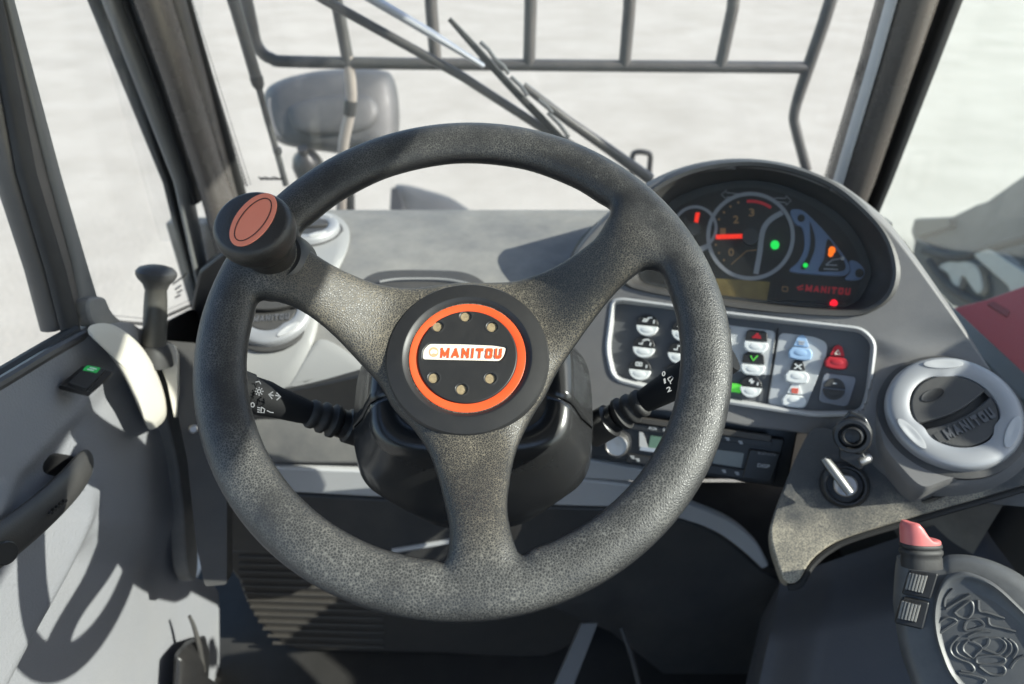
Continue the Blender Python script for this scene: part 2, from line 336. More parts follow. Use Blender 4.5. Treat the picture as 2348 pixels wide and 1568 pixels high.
def make_ground():
    m = bpy.data.materials.new('pale_gravel'); m.use_nodes = True; t = m.node_tree; N = t.nodes; b = N['Principled BSDF']; Lk = t.links.new
    b.inputs['Roughness'].default_value = .9; b.inputs['Specular IOR Level'].default_value = .1
    g = N.new('ShaderNodeNewGeometry'); mp = N.new('ShaderNodeMapping'); mp.inputs['Scale'].default_value = (.75, .8, 1); Lk(g.outputs['Position'], mp.inputs['Vector'])
    n1 = N.new('ShaderNodeTexNoise'); n1.inputs['Scale'].default_value = 1.2; n1.inputs['Detail'].default_value = 8; n1.inputs['Roughness'].default_value = .7; Lk(mp.outputs[0], n1.inputs['Vector'])
    c = N.new('ShaderNodeValToRGB'); c.color_ramp.elements[0].position = .3; c.color_ramp.elements[0].color = (.30, .282, .24, 1); c.color_ramp.elements[1].position = .62; c.color_ramp.elements[1].color = (.375, .356, .31, 1)
    Lk(n1.outputs[0], c.inputs[0]); Lk(c.outputs[0], b.inputs['Base Color'])
    n2 = N.new('ShaderNodeTexNoise'); n2.inputs['Scale'].default_value = 30; n2.inputs['Detail'].default_value = 6; Lk(g.outputs['Position'], n2.inputs['Vector'])
    bp = N.new('ShaderNodeBump'); bp.inputs['Strength'].default_value = .4; bp.inputs['Distance'].default_value = .02; Lk(n2.outputs[0], bp.inputs['Height']); Lk(bp.outputs[0], b.inputs['Normal'])
    return m
def make_glass(name, dust, tint=(.985, .985, .985)):
    m = bpy.data.materials.new(name); m.use_nodes = True; t = m.node_tree; N = t.nodes; N.remove(N['Principled BSDF']); out = N['Material Output']; Lk = t.links.new
    tr = N.new('ShaderNodeBsdfTransparent'); tr.inputs[0].default_value = (*tint, 1)
    gl = N.new('ShaderNodeBsdfGlossy'); gl.inputs['Roughness'].default_value = .02
    fw = N.new('ShaderNodeLayerWeight'); fp = N.new('ShaderNodeMath'); fp.operation = 'POWER'; fp.inputs[1].default_value = 5; Lk(fw.outputs['Facing'], fp.inputs[0])
    fr = N.new('ShaderNodeMath'); fr.operation = 'MULTIPLY_ADD'; fr.inputs[1].default_value = .45; fr.inputs[2].default_value = .022; Lk(fp.outputs[0], fr.inputs[0])
    a = N.new('ShaderNodeMixShader'); Lk(fr.outputs[0], a.inputs[0]); Lk(tr.outputs[0], a.inputs[1]); Lk(gl.outputs[0], a.inputs[2])
    df = N.new('ShaderNodeBsdfDiffuse'); df.inputs[0].default_value = (.8, .82, .78, 1); tl = N.new('ShaderNodeBsdfTranslucent'); tl.inputs[0].default_value = (.8, .82, .78, 1)
    d2 = N.new('ShaderNodeMixShader'); d2.inputs[0].default_value = .5; Lk(df.outputs[0], d2.inputs[1]); Lk(tl.outputs[0], d2.inputs[2])
    g = N.new('ShaderNodeNewGeometry'); n = N.new('ShaderNodeTexNoise'); n.inputs['Scale'].default_value = 5; n.inputs['Detail'].default_value = 6; Lk(g.outputs['Position'], n.inputs['Vector'])
    mr = N.new('ShaderNodeMapRange'); mr.inputs['From Min'].default_value = .3; mr.inputs['From Max'].default_value = .7; mr.inputs['To Min'].default_value = dust * .6; mr.inputs['To Max'].default_value = dust * 1.3; Lk(n.outputs[0], mr.inputs[0])
    s = N.new('ShaderNodeMixShader'); Lk(mr.outputs[0], s.inputs[0]); Lk(a.outputs[0], s.inputs[1]); Lk(d2.outputs[0], s.inputs[2]); Lk(s.outputs[0], out.inputs[0])
    return m
M['ground'] = make_ground()
M['glass'] = make_glass('window_glass', .028); M['glass_dusty'] = make_glass('dusty_glass', .06, (.95, .98, .965))

# ------------------------------------------------------------------ setting: ground
g = mk('ground', [(-150, -150, 0), (150, -150, 0), (150, 150, 0), (-150, 150, 0)], [[0, 1, 2, 3]], M['ground'], smooth=False); g['kind'] = 'structure'

# ------------------------------------------------------------------ cab shell
cab = thing('cab_frame', 'black steel cab frame with pillars beside the windscreen', 'cab frame', (0, .3, .95))
def box(name, a, b, m, par, bev=.004):
    a, b = np.array(a, float), np.array(b, float)
    V = [(x, y, z) for z in (a[2], b[2]) for y in (a[1], b[1]) for x in (a[0], b[0])]
    return mk(name, V, [[0, 1, 3, 2], [4, 5, 7, 6], [0, 1, 5, 4], [2, 3, 7, 6], [0, 2, 6, 4], [1, 3, 7, 5]], m, par, bev=bev)
box('roof', (-.62, -.75, 2.56), (.68, 1.08, 2.66), M['trim_light'], cab)
box('floor_pan', (-.60, -.75, .90), (.66, 1.10, .95), M['mat_floor'], cab)
box('side_wall', (.645, -.75, .95), (.685, 1.06, 1.50), M['dash_dark'], cab)
box('front_wall', (-.60, 1.10, .95), (.66, 1.13, 1.56), M['dash_dark'], cab)
box('rear_wall', (-.60, -.78, .95), (.66, -.75, 1.75), M['dash_dark'], cab)
box('rear_pillar', (.60, -.75, 1.47), (.68, -.66, 2.56), M['paint'], cab)
box('rear_pillar', (-.62, -.75, .95), (-.54, -.66, 2.56), M['paint'], cab)
plate3('window_header', [(.652, -.66, 2.565), (.652, -.66, 2.22), (.652, .0, 2.245), (.652, .135, 2.27), (.652, .233, 2.30), (.652, .334, 2.34), (.652, .55, 2.385), (.652, 1.05, 2.43), (.652, 1.06, 2.565)], (1, 0, 0), .03, M['dash_dark'], cab, bev=.004)
SY = [-220, -40, 200, 421, 700]
def ext(L): return [L[0] - (L[1] - L[0]) * .75] + L
strip('window_seal', SY, ext([176, 276, 368, 438]), ext([204, 304, 390, 455]), 1.0, .02, M['rubber'], cab)
strip('pillar_tube', SY, ext([203, 299, 389, 454]), ext([247, 340, 418, 472]), .992, .022, M['pillar_grey'], cab, e=2)
strip('pillar_groove', [-220, -40, 200, 421, 470], ext([243, 336, 415])[:3] + [415 - 0, 430], ext([276, 366, 440])[:3] + [440, 452], 1.01, .02, M['rubber'], cab)
strip('pillar', SY, ext([270, 360, 436, 512]), ext([352, 428, 496, 590]), .98, .035, M['pillar'], cab, e=2.2)
strip('pillar_cover', SY, ext([345, 420, 488, 570]), ext([400, 466, 522, 600]), 1.02, .02, M['paint'], cab, e=2.5)
strip('screen_border', SY, ext([396, 464, 526, 600]), ext([424, 493, 556, 636]), 1.045, .004, M['rubber'], cab)
RY = [-220, -40, 150, 421, 520]
strip('screen_border', RY, [2086, 2036, 1980, 1898, 1868], [2114, 2062, 2008, 1926, 1896], 1.045, .004, M['rubber'], cab)
strip('pillar_reflection_streak', RY, [2108, 2056, 2002, 1920, 1890], [2130, 2076, 2022, 1940, 1910], 1.00, .012, M['strip'], cab, e=2)  # pale strip painted in place of a reflected light streak
strip('pillar', RY, [2130, 2074, 2021, 1938, 1908], [2258, 2200, 2130, 2032, 1990], .985, .05, M['pillar'], cab, e=2.1)
strip('window_seal', RY, [2250, 2196, 2126, 2026, 1986], [2292, 2234, 2160, 2052, 2010], 1.0, .03, M['rubber'], cab)
pf = Plane((0, .97, 0), (0, -1, 0))
plate('pillar_foot', rnd([(436, 712), (455, 622), (505, 582), (600, 540), (690, 540), (690, 700), (620, 1000), (420, 1000)], 10), pf, 0, .04, M['black'], cab, bev=.004)

# glass
def quad(name, P, m, par=None, n=(0, 0, 1), th=.004):
    return plate3(name, np.array(P), nrm(n), th, m, par)
gl = quad('windscreen', [(-.60, 1.075, 1.54), (.60, 1.075, 1.54), (.58, 1.06, 2.56), (-.58, 1.06, 2.56)], M['glass'], None, (0, 1, 0))
tag(gl, 'clear windscreen behind the dashboard and steering wheel', 'windscreen')
gl = quad('side_window', [(.630, -.66, 1.47), (.630, 1.10, 1.47), (.630, 1.10, 2.56), (.630, -.66, 2.56)], M['glass_dusty'], None, (1, 0, 0))
tag(gl, 'dusty side window pane beyond the round silver vent', 'window')
DP = Plane((-.47, 0, 0), (1, 0, 0))
qp = Plane((-.525, 0, 0), (1, 0, 0))
gl = plate('quarter_window', rnd([(-20, -300), (480, -300), (450, 350), (490, 712), (340, 770), (230, 770), (180, 640), (90, 380)], 6), qp, 0, .004, M['glass'])
tag(gl, 'narrow quarter window pane behind the small black lever', 'window')

def dots(name, px0, px1, py0, py1, rows, cols, step, pl, par, r0=3.2):
    V = []; F_ = []
    for i in range(rows):
        f = i / (rows - 1); y = py0 + (py1 - py0) * f; x = px0 + (px1 - px0) * f
        for c in range(cols):
            r = r0 * (1 - .26 * c); cx, cy = x + step[0] * (c + .6), y + step[1] * (c + .6) + (3.5 if c % 2 else 0); b = len(V)
            for a in range(6): V.append(pl.on(cx + r * math.cos(a * 1.047), cy + r * math.sin(a * 1.047)))
            F_.append([b + a for a in range(6)])
    o = mk(name, V, F_, M['gauge'], par, smooth=False); o['kind'] = 'stuff'; return o
WSP = Plane((0, 1.066, 0), (0, -1, 0)); ORG['windscreen'] = np.zeros(3)
dots('dot_border', 420, 553, 0, 421, 62, 3, (8, 0), WSP, bpy.data.objects['windscreen'], 4)
dots('dot_border', 2034, 1912, 0, 400, 58, 3, (-8, 0), WSP, bpy.data.objects['windscreen'], 4)
ORG['quarter_window'] = np.zeros(3)
dots('dot_border', 262, 330, 742, 748, 12, 3, (0, -7), Plane((-.5235, 0, 0), (1, 0, 0)), bpy.data.objects['quarter_window'], 3.4)
dots('dot_border', 372, 436, 734, 706, 12, 3, (0, -7), Plane((-.5235, 0, 0), (1, 0, 0)), bpy.data.objects['quarter_window'], 3.4)
plate('lower_border', rnd([(240, 748), (325, 754), (382, 738), (440, 708), (470, 720), (470, 800), (300, 800), (250, 770)], 5), Plane((-.52, 0, 0), (1, 0, 0)), 0, .003, M['rubber'], bpy.data.objects['quarter_window'])
ws = bpy.data.objects['windscreen']; ORG['windscreen'] = np.zeros(3)
lines('maker_print', [[(592, 406), (600, 409), (608, 406), (618, 410), (628, 406), (640, 410), (650, 407)], [(596, 411), (646, 411)]], 3, Plane((0, 1.068, 0), (0, -1, 0)), 0, M['gauge'], ws)
qw = bpy.data.objects['quarter_window']; ORG['quarter_window'] = np.zeros(3)
lines('safety_print', [[(396, 652), (404, 646), (412, 640), (420, 634), (428, 627)], [(402, 664), (416, 654)], [(406, 672), (418, 664)], [(402, 682), (414, 676)]], 3.5, Plane((-.5235, 0, 0), (1, 0, 0)), 0, M['gauge'], qw)
# ------------------------------------------------------------------ door
door = thing('cab_door', 'open grey cab door panel with black window frame', 'door', (-.5, .45, 1.2))
TOP = cr([(-160, 960), (0, 868), (160, 772), (215, 745), (262, 740), (300, 765)], 8, False)
RGT = cr([(300, 765), (342, 800), (378, 870), (405, 980), (425, 1100), (440, 1240), (455, 1310), (520, 1345), (530, 1420), (528, 1760)], 8, False)
def samp(C, t):
    x = t * (len(C) - 1); i = min(int(x), len(C) - 2); return C[i] + (C[i + 1] - C[i]) * (x - i)
def sst(a, b, x): t = min(max((x - a) / (b - a), 0), 1); return t * t * (3 - 2 * t)
def segd(p, a, b):
    a, b, p = np.array(a, float), np.array(b, float), np.array(p); d = b - a; L = np.linalg.norm(d)
    return ((p[0] - a[0]) * d[1] - (p[1] - a[1]) * d[0]) / L
def door_off(x, y):
    o = .0
    s = segd((x, y), (0, 1120), (235, 905))       # above the crease the shoulder swells inwards
    o += .018 * sst(-25, 45, s)
    e = math.exp(-((x - 190) / 90) ** 2 - ((y - 870) / 55) ** 2); o -= .012 * e
    r = segd((x, y), (215, 1150), (60, 1470)); o += .018 * sst(10, -45, r) * sst(1080, 1200, y)
    r2 = segd((x, y), (140, 1300), (10, 1568)); o -= .020 * sst(-20, 40, r2) * sst(1180, 1300, y)
    o += .010 * math.exp(-((y - 1250) / 200) ** 2) * sst(430, 250, x)
    o -= .03 * sst(330, 470, x) * sst(900, 1000, y) * sst(1500, 1250, y) * 0
    return o
BOT0, BOT1 = np.array([-160., 1760.]), np.array([528., 1760.]); LFT0 = np.array([-160., 960.])
def door_pf(u, v):
    c = (1 - v) * samp(TOP, u) + v * (BOT0 + (BOT1 - BOT0) * u)
    d = (1 - u) * (LFT0 + (BOT0 - LFT0) * v) + u * samp(RGT, v)
    e = (1 - u) * (1 - v) * TOP[0] + u * (1 - v) * TOP[-1] + (1 - u) * v * BOT0 + u * v * BOT1
    p = c + d - e
    return DP.on(p[0], p[1]) + np.array([door_off(*p), 0, 0])
grid('door_panel', door_pf, 110, 110, M['door'], door, back=np.array([-.03, 0, 0]), ang=60)
# black window frame member and sill
FR = [[(-75, -260), (35, -260), -.47], [(-18, 0), (40, 0), -.47]]
def vbar(name, stations, m, par, dep=.03, e=3):
    loops = []
    for (l, r, X) in stations:
        a = CAM + ray(*l) * (X / ray(*l)[0]); b = CAM + ray(*r) * (X / ray(*r)[0]); c = (a + b) / 2; h = (b - a) / 2
        t = np.linspace(0, 2 * np.pi, 20, endpoint=False); ct, st = np.cos(t), np.sin(t)
        A = np.sign(ct) * np.abs(ct) ** (2 / e); B = np.sign(st) * np.abs(st) ** (2 / e)
        loops.append(c + A[:, None] * h + (B * dep / 2)[:, None] * np.array([1.0, 0, 0]) - np.array([dep / 2, 0, 0]))
    return loft(name, loops, m, par, True, True)
vbar('window_frame', [((-125, -300), (-25, -300), -.47), ((-45, 20), (42, 0), -.47), ((36, 401), (153, 401), -.47), ((105, 620), (205, 600), -.47), ((141, 762), (228, 690), -.47)], M['paint'], door)
vbar('frame_seal', [((-90, -300), (-62, -300), -.462), ((-12, 10), (14, 10), -.462), ((60, 401), (92, 401), -.462), ((124, 620), (158, 620), -.462), ((160, 766), (190, 750), -.462)], M['rubber'], door, .012)
vbar('frame_edge', [((-48, -300), (-30, -300), -.466), ((18, 0), (38, 0), -.466), ((118, 401), (146, 401), -.466), ((172, 600), (204, 600), -.466), ((190, 690), (232, 690), -.466)], M['pillar_grey'], door, .012)
tube('sill_seal', [DP.on(-160, 950, .0), DP.on(0, 862, .004), DP.on(100, 802, .006), DP.on(172, 760, .006)], .0075, M['rubber'], door, n=10)
tube('sill_rail', [DP.on(-160, 968, .012), DP.on(0, 879, .014), DP.on(100, 818, .016), DP.on(190, 768, .012)], .006, M['paint'], door, n=10)
plate('door_glass', [(-260, -300), (-85, -300), (0, 60), (60, 420), (120, 680), (150, 775), (-160, 965)], Plane((-.487, 0, 0), (1, 0, 0)), 0, .004, M['glass'], door)
# cream crescent and dark band along the front edge of the door
d2 = Plane((-.44, 0, 0), (1, 0, -.0))
dome('edge_trim', grow(cr([(208, 762), (222, 748), (262, 752), (312, 790), (345, 838), (368, 895), (376, 940), (370, 962), (350, 978), (340, 972), (318, 920), (290, 862), (252, 806)], 4), 6), DP, .036, .008, M['cream'], door, back=.034)
plate('edge_band', cr([(203, 690), (240, 682), (262, 720), (326, 772), (358, 812), (386, 862), (404, 910), (425, 1010), (445, 1150), (455, 1260), (450, 1330), (428, 1300), (420, 1180), (405, 1060), (385, 975), (378, 935), (366, 890), (340, 828), (308, 785), (262, 748), (215, 745)], 4), DP, .014, .02, M['dash'], door, bev=.003)
# pull handle
hp = [DP.on(-140, 1340, .045), DP.on(-20, 1262, .05), DP.on(80, 1186, .052), DP.on(150, 1120, .048), DP.on(185, 1078, .034), DP.on(196, 1060, .012)]
tube('pull_handle', hp, [.019, .019, .0185, .018, .017, .014], M['dash_dark'], door, n=18, sm=6, flat=.55, fdir=(0, -.3, 1))
dome('handle_recess', cr([(96, 1060), (112, 1040), (150, 1042), (178, 1052), (180, 1075), (160, 1100), (120, 1118), (98, 1095)], 4), DP, .004, .002, M['black'], door, back=.004)
lathe('screw_cap', DP.on(12, 1268, .066), (1, -.35, .3), [(.0095, -.004), (.0095, .001), (.0085, .0018), (.0, .0018)], M['black'], door, n=24)
lathe('screw_cap', DP.on(196, 1078, .030), (.7, -.6, .2), [(.007, -.004), (.007, .001), (.006, .0015), (.0, .0015)], M['strip'], door, n=20)
for i in range(5):
    p = DP.on(118 + i * 8, 1176 - i * 7, .068); lathe('vent_dot', p, (1, -.35, .3), [(.0016, -.003), (.0016, .0006), (0, .0006)], M['black'], door, n=8)
# latch items low on the door
lat = thing('door_latch', 'dark door latch block with thin lever low on the grey door', 'latch', DP.on(440, 1568, .02))
dome('latch_body', rnd([(392, 1640), (400, 1500), (425, 1470), (470, 1455), (482, 1500), (478, 1560), (520, 1580), (524, 1640)], 8), DP, .006, .022, M['black'], lat, back=.01)
tube('latch_lever', [DP.on(434, 1412, .02), DP.on(446, 1440, .024), DP.on(458, 1490, .026), DP.on(466, 1540, .022)], [.0022, .003, .0036, .0036], M['dash_dark'], lat, n=10, sm=4)
# rocker switch on the door
rs = thing('rocker_switch', 'black rocker switch with green lit symbol set in the door', 'switch', DP.on(200, 870, .03))
rp = Plane(DP.on(200, 872, .036), (.62, -.35, .70))
plate('switch_base', rnd([(136, 882), (190, 838), (262, 852), (208, 900)], 4), rp, 0, .012, M['black'], rs, bev=.001)
plate('rocker', rnd([(156, 876), (198, 836), (244, 846), (200, 892)], 4), rp, .009, .010, M['satin'], rs, bev=.002)
plate('symbol_lens', rnd([(189, 848), (200, 837), (231, 843), (222, 855)], 3), rp, .0096, .001, mat('green_lens', (.02, .22, .06), .3, emit=.12, ecol=(.02, .6, .12)), rs)
lines('symbol', [[(200, 846), (215, 849)], [(206, 842), (222, 846)]], 2.5, rp, .0104, M['white'], rs)

# ------------------------------------------------------------------ left corner: lever, corner block
cb = thing('corner_trim', 'dark trim block between the door edge and the dashboard', 'trim panel', at(430, 900, .85))
cp_ = facing(420, 850, .86, (.25, -.75, .6))
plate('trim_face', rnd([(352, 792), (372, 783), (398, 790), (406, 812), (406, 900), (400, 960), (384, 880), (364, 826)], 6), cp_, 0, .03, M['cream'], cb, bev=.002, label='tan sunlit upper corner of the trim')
plate('trim_body', rnd([(372, 780), (448, 786), (520, 830), (520, 1340), (470, 1345), (450, 1250), (430, 1060), (404, 930), (408, 815), (396, 788)], 8), cp_, -.012, .05, M['dash_dark'], cb, bev=.004)
lathe('screw_head', cp_.on(444, 984, -.010), cp_.n, [(.006, -.004), (.006, .001), (.004, .003), (0, .003)], M['steel'], cb, n=16)
gv = thing('gear_lever', 'slim black control lever with mushroom knob by the quarter window', 'lever', at(352, 786, .84))
b0, b1 = at(354, 800, .84), at(359, 612, .815)
ax = nrm(b1 - b0); H = np.linalg.norm(b1 - b0)
lathe('lever_shaft', b0, ax, [(.0135, 0), (.0135, .03), (.0128, H * .6), (.012, H * .72), (.014, H * .78)], mat('lever_plastic', (.028, .029, .028), .4, dust=.35, dcol=(.14, .125, .10)), gv, n=28)
lathe('lever_knob', b0, ax, [(.0125, H * .74), (.015, H * .80), (.020, H * .855), (.0225, H * .90), (.0225, H * .94), (.019, H * .985), (.012, H * 1.01), (.004, H * 1.018)], M['dash_dark'], gv, n=32)
lathe('lever_gaiter', b0, ax, [(.022, -.02), (.020, -.008), (.017, 0), (.0138, .006)], M['rubber'], gv, n=24)

# ------------------------------------------------------------------ dashboard
dash = thing('dashboard', 'dusty dark grey dashboard moulding with dial hood on one side', 'dashboard', (0, .85, 1.3))
PROF = [(1.085, 1.545), (1.075, 1.588), (1.055, 1.5995), (.96, 1.600), (.86, 1.592), (.78, 1.574), (.735, 1.548), (.708, 1.515), (.692, 1.47), (.684, 1.43), (.680, 1.395)]
PR = cr(PROF, 6, False)
def dash_pf(u, v):
    p = samp(PR, v); y, z = p; x = -.375 + (.462 + .26 * sst(.85, .93, y)) * u
    k = 1 - sst(-.375, -.32, x); z -= .02 * k * k
    z -= .010 * math.exp(-((x - .10) / .2) ** 2) * sst(.75, .95, y) * 0
    return np.array([x, y, z])
grid('top_panel', dash_pf, 60, 60, M['dash'], dash, ang=60, back=np.array([0, .012, -.012]))
# pale trim at the far left corner holding the two round vents
TP = [(560, 700), (560, 610), (600, 520), (690, 488), (760, 492), (797, 520), (800, 560), (780, 610), (757, 652), (735, 720), (712, 800), (640, 905), (520, 905), (520, 800)]
def dash_hit(px, py, off=0):
    d = ray(px, py); best = None
    for i in range(len(PR) - 1):
        (y0, z0), (y1, z1) = PR[i], PR[i + 1]
        a = d[1], d[2]; # CAM + t*d on segment
        M2 = np.array([[d[1], -(y1 - y0)], [d[2], -(z1 - z0)]]); rhs = np.array([y0 - CAM[1], z0 - CAM[2]])
        if abs(np.linalg.det(M2)) < 1e-9: continue
        t, s = np.linalg.solve(M2, rhs)
        if -1e-6 <= s <= 1 + 1e-6 and t > 0:
            n = nrm((0, (z1 - z0), -(y1 - y0)));  n = n if n[2] > 0 or n[1] < 0 else -n
            if best is None or t < best[0]: best = (t, n)
    t, n = best
    return CAM + d * t + n * off, n
def wrap(name, L, off, m, par, rings=8, edge=.0025, **k):
    L = np.array(L, float); c = L.mean(0); loops = [np.array([dash_hit(x, y, -.004)[0] for x, y in L])]
    for i in range(rings + 1):
        s = 1 - i / rings * .98; o = off * (1 - (1 if i == 0 else 0) * .6)
        loops.append(np.array([dash_hit(*(c + (q - c) * s), o)[0] for q in L]))
    return loft(name, loops, m, par, False, True, **k)
wrap('corner_panel', cr(TP, 4), .006, M['trim_light'], dash, ang=60)
wrap('pale_lower_panel', cr([(560, 905), (640, 905), (712, 800), (750, 780), (830, 830), (880, 866), (860, 884), (700, 905), (560, 930)], 4), .003, M['trim_light'], dash, ang=60)
# storage tray mouth
ty = [(826, 652), (850, 630), (900, 620), (1000, 620), (1060, 624), (1100, 640), (1112, 660), (1060, 676), (900, 676), (840, 672)]
wrap('tray_recess', cr(ty, 4), .0009, M['dash_dark'], dash, ang=60)
L_ = [(872, 652), (920, 646), (1020, 647), (1080, 658)]
tube('tray_lip', [dash_hit(x, y, .005)[0] for x, y in cr(L_, 5, False)], .0016, M['trim_light'], dash, n=8)

# lower dash: panel with shade painted in, grey strip, knee panel
def lowpl(y): return Plane((0, y, 1.35), (0, -1, .08))
LP = lowpl(.685)
plate('shaded_lower_panel', cr([(470, 915), (540, 912), (620, 902), (720, 884), (820, 862), (900, 846)], 4, False).tolist() + [(1310, 846), (1320, 1100), (470, 1085)], LP, .004, .02, M['satin'], dash, bev=.002)  # dark tone and curved top edge paint in the shadow on the dash
strip_top = cr([(480, 1062), (640, 1072), (900, 1082), (1300, 1098), (1480, 1120), (1600, 1162), (1680, 1198), (1735, 1246), (1764, 1298)], 6, False)
strip_bot = cr([(480, 1118), (640, 1128), (900, 1142), (1290, 1160), (1450, 1166), (1560, 1190), (1640, 1220), (1700, 1262), (1748, 1306)], 6, False)
SPo = np.vstack([strip_top, strip_bot[::-1]])
plate('grey_strip', SPo, LP, .012, .012, M['strip'], dash, bev=.003)
plate('shelf_lip', rnd([(1300, 1048), (1345, 1054), (1520, 1086), (1600, 1100), (1596, 1124), (1520, 1108), (1300, 1094)], 6), LP, .016, .02, M['strip'], dash, bev=.006, seg=4)
plate('knee_panel', np.vstack([strip_bot + np.array([0, 4]), [(1790, 1330), (1740, 1720), (1400, 1450), (1000, 1290), (480, 1262)]]), LP, .002, .02, M['dash_dark'], dash, bev=.003)
tube('panel_groove', [LP.on(x, y, .004) for x, y in cr([(900, 1262), (1030, 1240), (1100, 1215)], 5, False)], .004, M['strip'], dash, n=8)
# heater box with ribs in the footwell
hb = thing('heater_box', 'ribbed brown grey heater box in the dark footwell', 'heater', (-.2, .66, 1.1))
HP = Plane((0, .70, 1.1), (0, -1, .12))
plate('heater_case', cr([(530, 1262), (545, 1330), (580, 1410), (640, 1470), (700, 1492), (1000, 1500), (1250, 1506), (1340, 1440), (1350, 1300), (1000, 1262)], 4), HP, 0, .15, M['heater'], hb, bev=.006)
for i in range(13):
    y = 1276 + i * 16.5; xl = 548 + max(0, (i - 2)) ** 1.55 * 2.2
    tube('rib', [HP.on(xl, y, .001), HP.on((xl + 900) / 2, y + 5, .002), HP.on(880, y + 9, .001)], .0028, M['heater'], hb, n=6)
pd = thing('column_rod', 'grey steel rod rising from the dark floor under the wheel', 'rod', at(1290, 1568, 1.0))
pp = facing(1330, 1490, .98, (0, -.6, .8))
plate('rod', rnd([(1258, 1600), (1334, 1428), (1372, 1428), (1305, 1600)], 5), pp, 0, .02, M['pillar_grey'], pd, bev=.004)
tube('cable', [at(1425, 1440, 1.02), at(1450, 1510, 1.0), at(1472, 1600, .97)], .004, M['dash_dark'], pd, n=8, sm=4)

# ------------------------------------------------------------------ right side front (one plane that faces the driver)
FP = Plane(CAM + .90 * (np.array([.33, .80, 1.60]) - CAM), (-.3, -.75, .6))
n_ = FP.n
Hop = cr([(1440, 640), (1425, 580), (1448, 505), (1500, 442), (1590, 397), (1700, 380), (1800, 390), (1900, 427), (1972, 482), (2025, 545), (2046, 615), (2034, 670), (1995, 703), (1940, 715), (1780, 706), (1650, 690), (1550, 672), (1480, 658)], 5)
Gop = cr([(1470, 640), (1462, 590), (1482, 530), (1539, 462), (1620, 427), (1717, 414), (1810, 431), (1905, 478), (1960, 531), (1990, 590), (1996, 630), (1980, 670), (1954, 697), (1900, 706), (1780, 697), (1660, 683), (1560, 666), (1500, 654)], 5)
Mop = grow(Hop, 9)
Sil = cr([(1400, 655), (1318, 575), (1385, 495), (1486, 418), (1585, 378), (1695, 364), (1805, 376), (1905, 412), (1984, 464), (2050, 535), (2090, 610), (2075, 680), (2010, 720), (1950, 730), (1780, 722), (1640, 706), (1540, 688), (1470, 674)], 5)
upm = np.array([sst(700, 560, p[1]) for p in Sil])
S0 = FP.pts(Sil, -.016); Sb = S0 + upm[:, None] * np.array([0, .16, -.115]) + (1 - upm)[:, None] * (-n_ * .02)
loft('dial_hood', [Sb, S0, FP.pts(Sil * .55 + Mop * .45, -.003), FP.pts(Mop, .003), FP.pts(Hop, .001), FP.pts(grow(Hop, -4), -.006), FP.pts(Gop * .8 + Hop * .2, -.036), FP.pts(Gop, -.042)], M['dash_dark'], dash, ang=50)
# front plate as patch with swell and holes
TOPc = cr([(1300, 640), (1322, 570), (1388, 492), (1486, 417), (1585, 377), (1695, 363), (1805, 375), (1905, 411), (1942, 431), (2015, 487), (2064, 541), (2130, 632), (2210, 750), (2300, 894), (2420, 1070)], 8, False)
Pts_l = cr([(1300, 640), (1295, 760), (1300, 860), (1330, 960)], 8, False)
Pts_r = cr([(2420, 1070), (2440, 1120), (2450, 1170)], 8, False)
Pts_b = cr([(1330, 960), (1500, 940), (1700, 975), (1900, 1010), (2100, 1130), (2450, 1170)], 8, False)
Rop = rnd([(1394, 800), (1408, 692), (1430, 690), (1670, 722), (1975, 757), (2003, 785), (1990, 900), (1975, 945), (1866, 948), (1669, 918), (1479, 884), (1408, 866)], 22, 6)
def inside(p, L):
    x, y = p; c = False; j = len(L) - 1
    for i in range(len(L)):
        if (L[i][1] > y) != (L[j][1] > y) and x < (L[j][0] - L[i][0]) * (y - L[i][1]) / (L[j][1] - L[i][1]) + L[i][0]: c = not c
        j = i
    return c
def fr_off(x, y):
    o = -.012 * sst(60, 0, segd((x, y), (2420, 1070), (2015, 487)) * 1.0) * 0
    cr1 = 700 + max(0, x - 1700) ** 1.25 * .062 + 18         # soft crease under the dial hood
    o += -.010 * sst(-26, 26, y - cr1) * sst(1560, 1800, x)
    return o
vn = nrm((-.22, -.44, .87)); vc = Plane(FP.on(2150, 832, .005), vn).on(2180, 950)
VP = Plane(vc, vn)
nu, nv = 150, 90; V = []; PX = []
for j in range(nv + 1):
    for i in range(nu + 1):
        u, v = i / nu, j / nv
        p = (1 - v) * samp(TOPc, u) + v * samp(Pts_b, u) + (1 - u) * samp(Pts_l, v) + u * samp(Pts_r, v) - ((1 - u) * (1 - v) * TOPc[0] + u * (1 - v) * TOPc[-1] + (1 - u) * v * Pts_b[0] + u * v * Pts_b[-1])
        edge = v * nv
        o = fr_off(*p) - .016 * max(0, 1 - edge / 3) ** 2
        ev = math.hypot((p[0] - 2185) / 172, (p[1] - 962) / 138); wv_ = 1 - sst(.92, 1.75, ev)
        PX.append(p); V.append(FP.on(p[0], p[1], o) * (1 - wv_) + VP.on(p[0], p[1], -.007) * wv_)
Fq = []; Hin = grow(Hop, 3); Rin = grow(Rop, 3)
for j in range(nv):
    for i in range(nu):
        q = [j * (nu + 1) + i, j * (nu + 1) + i + 1, (j + 1) * (nu + 1) + i + 1, (j + 1) * (nu + 1) + i]; c = (PX[q[0]] + PX[q[2]]) / 2
        if inside(c, Hin) or inside(c, Rin): continue
        Fq.append(q)
fpan = mk('front_panel', V, Fq, M['front'], dash, ang=60)
md = fpan.modifiers.new('solidify', 'SOLIDIFY'); md.thickness = .006; md.offset = -1
